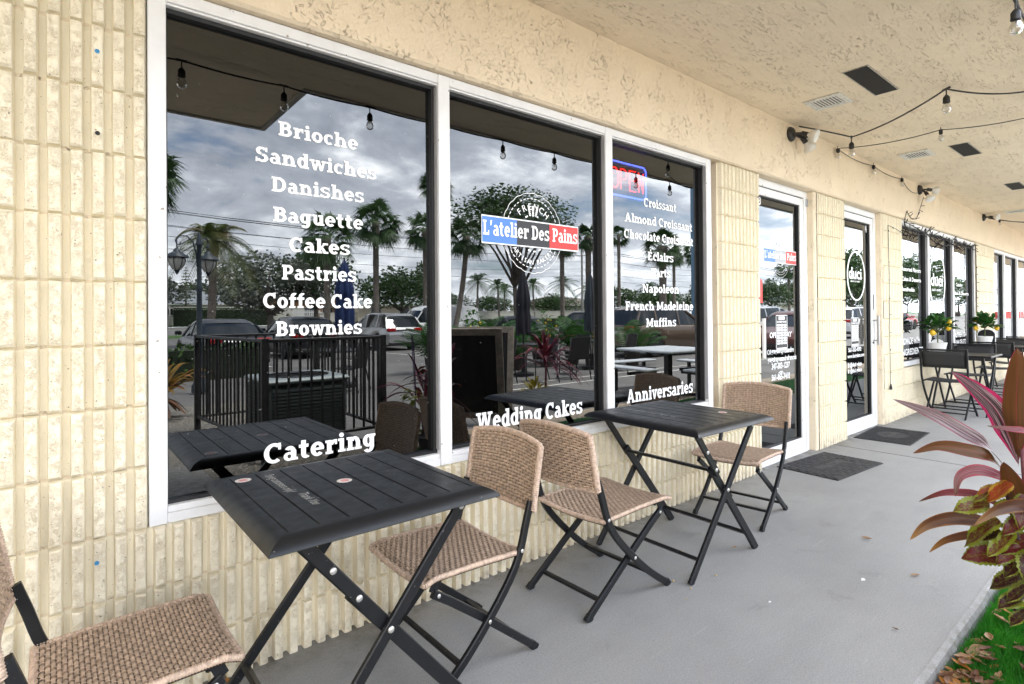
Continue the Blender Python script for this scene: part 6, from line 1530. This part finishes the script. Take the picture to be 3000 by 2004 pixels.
TL=[(40,-70,3.2,5,2.6),(47,-76,3.2,5,2.4),(53,-80,3.6,6,2.6),(61,-78,3.0,6,2.2),(70,-70,3.2,6,2.6),(80,-66,4.2,7,3.2),(92,-64,4.6,8,3.4),(104,-58,5.4,8,3.6),(118,-60,5.6,9,4.0),(135,-56,5.5,9,4.2),(60,-40,2.9,4.0,2.6),(72,-42,3.3,4.5,2.8),(90,-40,4.2,5,3.6),(112,-36,4.6,6,4.0),(150,-38,5.5,9,4.4),(71,-22,5.4,5.2,4.2),(101,-23,6.4,7.5,5.2),(175,-34,6,11,4.6),(-12,-64,3.6,5,2.6),(-26,-60,4,6,3)]
TLn=['small tree at the start of the far row behind the coconut palms','second small tree behind the coconut palms','third tree behind the coconut palms, half hidden by the oak trunk','fourth tree behind the coconut palms','round tree at the left of the third pane','tree in the third pane left of the stocky palm','large tree in the third pane behind the stocky palm','large tree in the third pane near the blue post','far wide tree right of the blue post','very far wide tree beyond the blue post','low bushy tree beyond the far parking row','second low bushy tree beyond the far parking row','rounded tree reflected low in the bakery door','taller rounded tree reflected in the bakery door','wide tree at the end of the parking lot','leafy tree reflected in the second door','big leafy tree reflected in the ice cream shop window','farthest tree mass at the end of the road','tree beyond the coconut palm past the left house','outermost tree past the left house']
for i,((x,y,zc,rx,rz_),l) in enumerate(zip(TL,TLn)): tree(x,y,-.1 if y>-45 else .35,zc,rx*.86,rx*.7,rz_*.86,(T1,T2)[i%2],l,r=.2,forks=5)
t=thing('norfolk_pine','thin tiered norfolk pine behind the left house','tree',(11.7,-70,.4)); b=MB(); b.tube([(0,0,0),(0,0,6.7)],[.14,.02],6); b.build('trunk',m_bark2,t); b=MB(); rs=random.Random(6)
for k in range(15):
    z=1.6+k*.35; l=1.55*(1-k/15.5)
    for j in range(9):
        a=j*.7+k*.4; e=Vector((math.cos(a)*l,math.sin(a)*l,z+.12*l)); s=Vector((0,0,z))
        for q in np.linspace(.15,1,9):
            p=s.lerp(e,q)
            for sg in (-1,1): d=Vector((-math.sin(a)*sg,math.cos(a)*sg,.35))*.14*(1.15-q*.5); b.add([p,p+Vector((0,0,.06)),p+d],[(0,1,2)])
b.build('crown',m_mixl,t)
def hedge(x0,x1,y,z0,z1,d,seed,label,m=m_mixl):
    rs=np.random.RandomState(seed); v=[];f=[]; n=int((x1-x0)*(z1-z0)*130)
    for i in range(n):
        p=np.array([rs.uniform(x0,x1),y+rs.choice([-1,1])*d*.5*rs.uniform(.5,1.05),rs.uniform(z0,z1)]) if i%3 else np.array([rs.uniform(x0,x1),y+rs.uniform(-d/2,d/2),z1+rs.uniform(-.05,.08)])
        a=rs.normal(0,1,3); a/=np.linalg.norm(a); c=np.cross(a,rs.normal(0,1,3)); c/=np.linalg.norm(c); l=.16; q=len(v); v+=[tuple(p-a*l*.5),tuple(p+c*l*.3),tuple(p+a*l*.5),tuple(p-c*l*.3)]; f.append((q,q+1,q+2,q+3))
    t=thing('hedge',label,'hedge',((x0+x1)/2,y,z0)); me=bpy.data.meshes.new('foliage'); me.from_pydata([(a-(x0+x1)/2,c-y,e-z0) for a,c,e in v],[],f); me.materials.append(m); obj_from(me,'foliage',t)
    b=MB(); b.box(-(x1-x0)/2,(x1-x0)/2,-d*.4,d*.4,0,(z1-z0)*.95); b.build('twig_mass',pbr('hedge_core',(.012,.022,.008),.95),t)
hedge(9.5,18.5,-63.,.35,2.15,1.2,1,'clipped dark hedge in front of the white garden wall')
hedge(-6,4.0,-12.6,-.2,.55,.9,2,'low clipped hedge at the near edge of the parking lot left of the sedan'); hedge(19,60,-45.2,-.1,.75,1.0,3,'long low hedge along the road behind the parked cars')

# ------------------------------------------------------------------ houses and garden walls
def house(x,y,w,d,hw,hr,label,wall,roofc,z=.42):
    t=thing('house',label,'house',(x,y,z),0,'low houses across the road'); mw=pbr('house_wall_%.2f'%wall[0],wall,.85,var=.06,vs=2); mr=pbr('roof_shingle_%.2f'%roofc[0],roofc,.85,var=.18,vs=4,bump=.5,bs=16)
    b=MB(); b.box(-w/2,w/2,-d/2,d/2,0,hw); b.build('wall',mw,t)
    o=.55; b=MB(); rl=max(.5,w/2-d/2); b.add([(-w/2-o,-d/2-o,hw-.05),(w/2+o,-d/2-o,hw-.05),(w/2+o,d/2+o,hw-.05),(-w/2-o,d/2+o,hw-.05),(-rl,0,hw+hr),(rl,0,hw+hr)],[(0,1,5,4),(1,2,5),(2,3,4,5),(3,0,4),(3,2,1,0)]); b.build('roof',mr,t)
    b=MB(); b.box(-w/2-o-.02,w/2+o+.02,d/2+o,d/2+o+.04,hw-.2,hw-.03); b.build('eave_board',pbr('eave_white',(.6,.6,.58),.6),t)
    for i in range(3):
        xx=-w/2+w*(i+.6)/3.3; b=MB(); b.box(xx-.7,xx+.7,d/2+.001,d/2+.06,.9,2.0); f=b.build('window',pbr('eave_white',(.6,.6,.58),.6),t); b=MB(); b.box(xx-.62,xx+.62,d/2+.06,d/2+.07,.98,1.92); b.build('pane',m_cglass,f)
house(11.,-76,15,9,2.5,1.75,'low pale house with a grey hip roof behind the picket fence',(.55,.53,.48),(.24,.26,.28))
house(35.,-66,13,9,2.3,1.4,'low cream house with a grey-green hip roof behind the white van',(.58,.52,.40),(.26,.29,.29))
house(25.,-72,8,8,3.2,1.4,'small orange-walled house behind the blue umbrella',(.42,.20,.10),(.22,.22,.23))
house(54.,-88,16,10,2.6,1.6,'low white house hidden behind the coconut palms',(.6,.6,.58),(.30,.30,.31))
house(85.,-84,20,10,2.8,1.7,'long grey-roofed house beyond the third pane',(.5,.46,.40),(.2,.17,.15))
m_gwall=pbr('garden_wall',(.58,.56,.50),.85,var=.08,vs=2)
def gwall(x0,x1,y,z0,z1,label):
    t=thing('garden_wall',label,'wall',((x0+x1)/2,y,z0),0,'garden walls along the road'); w=(x1-x0)/2; b=MB(); b.box(-w,w,-.1,.1,0,z1-z0); b.build('wall_face',m_gwall,t); b=MB(); b.box(-w-.05,w+.05,-.15,.15,z1-z0+.001,z1-z0+.1); b.build('coping',m_gwall,t)
gwall(5,9.4,-64,.3,1.15,'short white garden wall under the picket fence'); gwall(9.6,23.,-64.2,.3,2.3,'pale garden wall behind the clipped hedge'); gwall(24.,34,-62,.3,1.6,'cream garden wall behind the silver SUV'); gwall(48,96,-64,.3,1.75,'long cream garden wall beyond the far parked cars')
t=thing('picket_fence','white picket fence on the short garden wall','fence',(7.2,-63.9,1.26)); m_pk=pbr('picket_white',(.72,.72,.70),.6)
b=MB()
for i in range(22): b.box(-2.2+i*.2,-2.2+i*.2+.1,-.02,.02,.05,1.25)
b.build('pickets',m_pk,t)
b=MB(); b.box(-2.3,2.3,-.05,-.021,.2,.3); b.box(-2.3,2.3,-.05,-.021,.95,1.05); b.build('fence_rail',m_pk,t)
t=thing('picket_fence','short white picket fence behind the blue umbrella','fence',(22.6,-62,.4)); b=MB()
for i in range(16): b.box(-1.6+i*.2,-1.6+i*.2+.1,-.02,.02,.05,1.6)
b.build('pickets',m_pk,t); b=MB(); b.box(-1.7,1.7,-.05,-.021,.3,.4); b.box(-1.7,1.7,-.05,-.021,1.3,1.4); b.build('fence_rail',m_pk,t)
# a red-and-white awninged stand far down the walk, reflected in the last window
t=thing('market_stand','far market stand with a scalloped white awning and red crates','stand',(150,-22,-.2)); b=MB(); b.box(-14,14,-3,3,2.6,2.75); b.build('awning_top',pbr('awning_white',(.75,.74,.70),.7),t)
b=MB()
for i in range(28):
    x=-14+i; b.poly([(x+.5+.5*math.cos(a),3.02,2.6+.5*math.sin(a)) for a in np.linspace(0,-PI,10)])
b.build('awning_scallop',pbr('awning_white',(.75,.74,.70),.7),t)
b=MB(); b.box(-14,14,-2.6,2.6,0,1.3); b.build('counter',pbr('stand_red',(.45,.03,.025),.6),t)
b=MB()
for x in (-13.5,-5,5,13.5): b.box(x-.08,x+.08,2.7,2.86,0,2.6)
b.build('posts',m_pk,t)

# ------------------------------------------------------------------ sky, sun, camera
w=bpy.data.worlds.new('World'); S.world=w; w.use_nodes=True; nt=w.node_tree; nt.nodes.clear(); g=NT(nt)
out=g.n('OutputWorld'); bg=g.n('Background'); g.l(bg.outputs[0],out.inputs[0]); bg.inputs[1].default_value=.14
SUN_EL,SUN_AZ=rad(66),rad(35)     # azimuth measured from +y (behind the building) towards +x
sk=g.n('TexSky',sky_type='NISHITA'); sk.sun_disc=False; sk.sun_elevation=SUN_EL; sk.sun_rotation=SUN_AZ; sk.dust_density=1.5; sk.air_density=1.0
gen=g.n('TexCoord').outputs['Generated']; sep=g.n('SeparateXYZ'); g.l(gen,sep.inputs[0])
zz=g.math('ADD',g.math('MAXIMUM',sep.outputs[2],0.),.22)
cv=g.n('CombineXYZ'); g.l(g.math('DIVIDE',sep.outputs[0],zz),cv.inputs[0]); g.l(g.math('DIVIDE',sep.outputs[1],zz),cv.inputs[1])
P0=g.mapping(cv.outputs[0],(1,1,1),(0,0,0),(3.1,1.7,.4))
n1=g.noise(P0,1.5,8,.58,.35); n2=g.noise(P0,.75,3,.5,.2); n3=g.noise(P0,4.2,6,.6,.3)
cover=g.maprange(g.math('ADD',n1,g.math('MULTIPLY',n2,.45)),.53,.64)
shade=g.math('ADD',g.math('MULTIPLY',n1,.62),g.math('MULTIPLY',n3,.38))
cc=g.ramp(shade,[(.38,(2.5,2.8,3.5)),(.47,(4.5,4.85,5.6)),(.54,(9.0,9.2,9.6)),(.61,(16.,16.,16.))])
low=g.maprange(sep.outputs[2],.02,.42,1.,0.); cc=g.mix(g.math('MULTIPLY',low,.45),cc,(10.8,11.0,11.3))
sky=g.mix(cover,sk.outputs[0],cc); g.l(sky,bg.inputs[0])
sl=bpy.data.lights.new('sun','SUN'); sl.energy=4.6; sl.angle=rad(14); sl.color=(1,.95,.88); so=bpy.data.objects.new('sun',sl); COL.objects.link(so)
d=Vector((math.sin(SUN_AZ)*math.cos(SUN_EL),math.cos(SUN_AZ)*math.cos(SUN_EL),math.sin(SUN_EL))); so.rotation_euler=d.to_track_quat('Z','Y').to_euler(); so.location=(0,-6,20)
cam=bpy.data.cameras.new('camera'); co=bpy.data.objects.new('camera',cam); COL.objects.link(co); S.camera=co
F,PSI,CY,ROLL,PITCH,HC,D=1628.374,.8800,910.292,.0085,.0072,1.2784,2.1711
fw=Vector((math.cos(PSI),math.sin(PSI),0)); rt=Vector((math.sin(PSI),-math.cos(PSI),0)); up=Vector((0,0,1))
f2=fw*math.cos(PITCH)+up*math.sin(PITCH); u2=up*math.cos(PITCH)-fw*math.sin(PITCH); c_,s_=math.cos(ROLL),math.sin(ROLL)
Rx=rt*c_-u2*s_; Ux=u2*c_+rt*s_
M=Matrix(((Rx.x,Ux.x,-f2.x,0),(Rx.y,Ux.y,-f2.y,-D),(Rx.z,Ux.z,-f2.z,HC),(0,0,0,1))); co.matrix_world=M
cam.sensor_width=36; cam.sensor_fit='HORIZONTAL'; cam.lens=36*F/3000; cam.shift_y=-(1002-CY)/3000; cam.clip_start=.05; cam.clip_end=2000
S.view_settings.view_transform='Standard'; S.view_settings.look='None'; S.view_settings.exposure=2.42; S.view_settings.gamma=1
S.render.engine='CYCLES'; S.cycles.max_bounces=8; S.cycles.transparent_max_bounces=16; S.cycles.use_denoising=True; S.cycles.sample_clamp_indirect=6
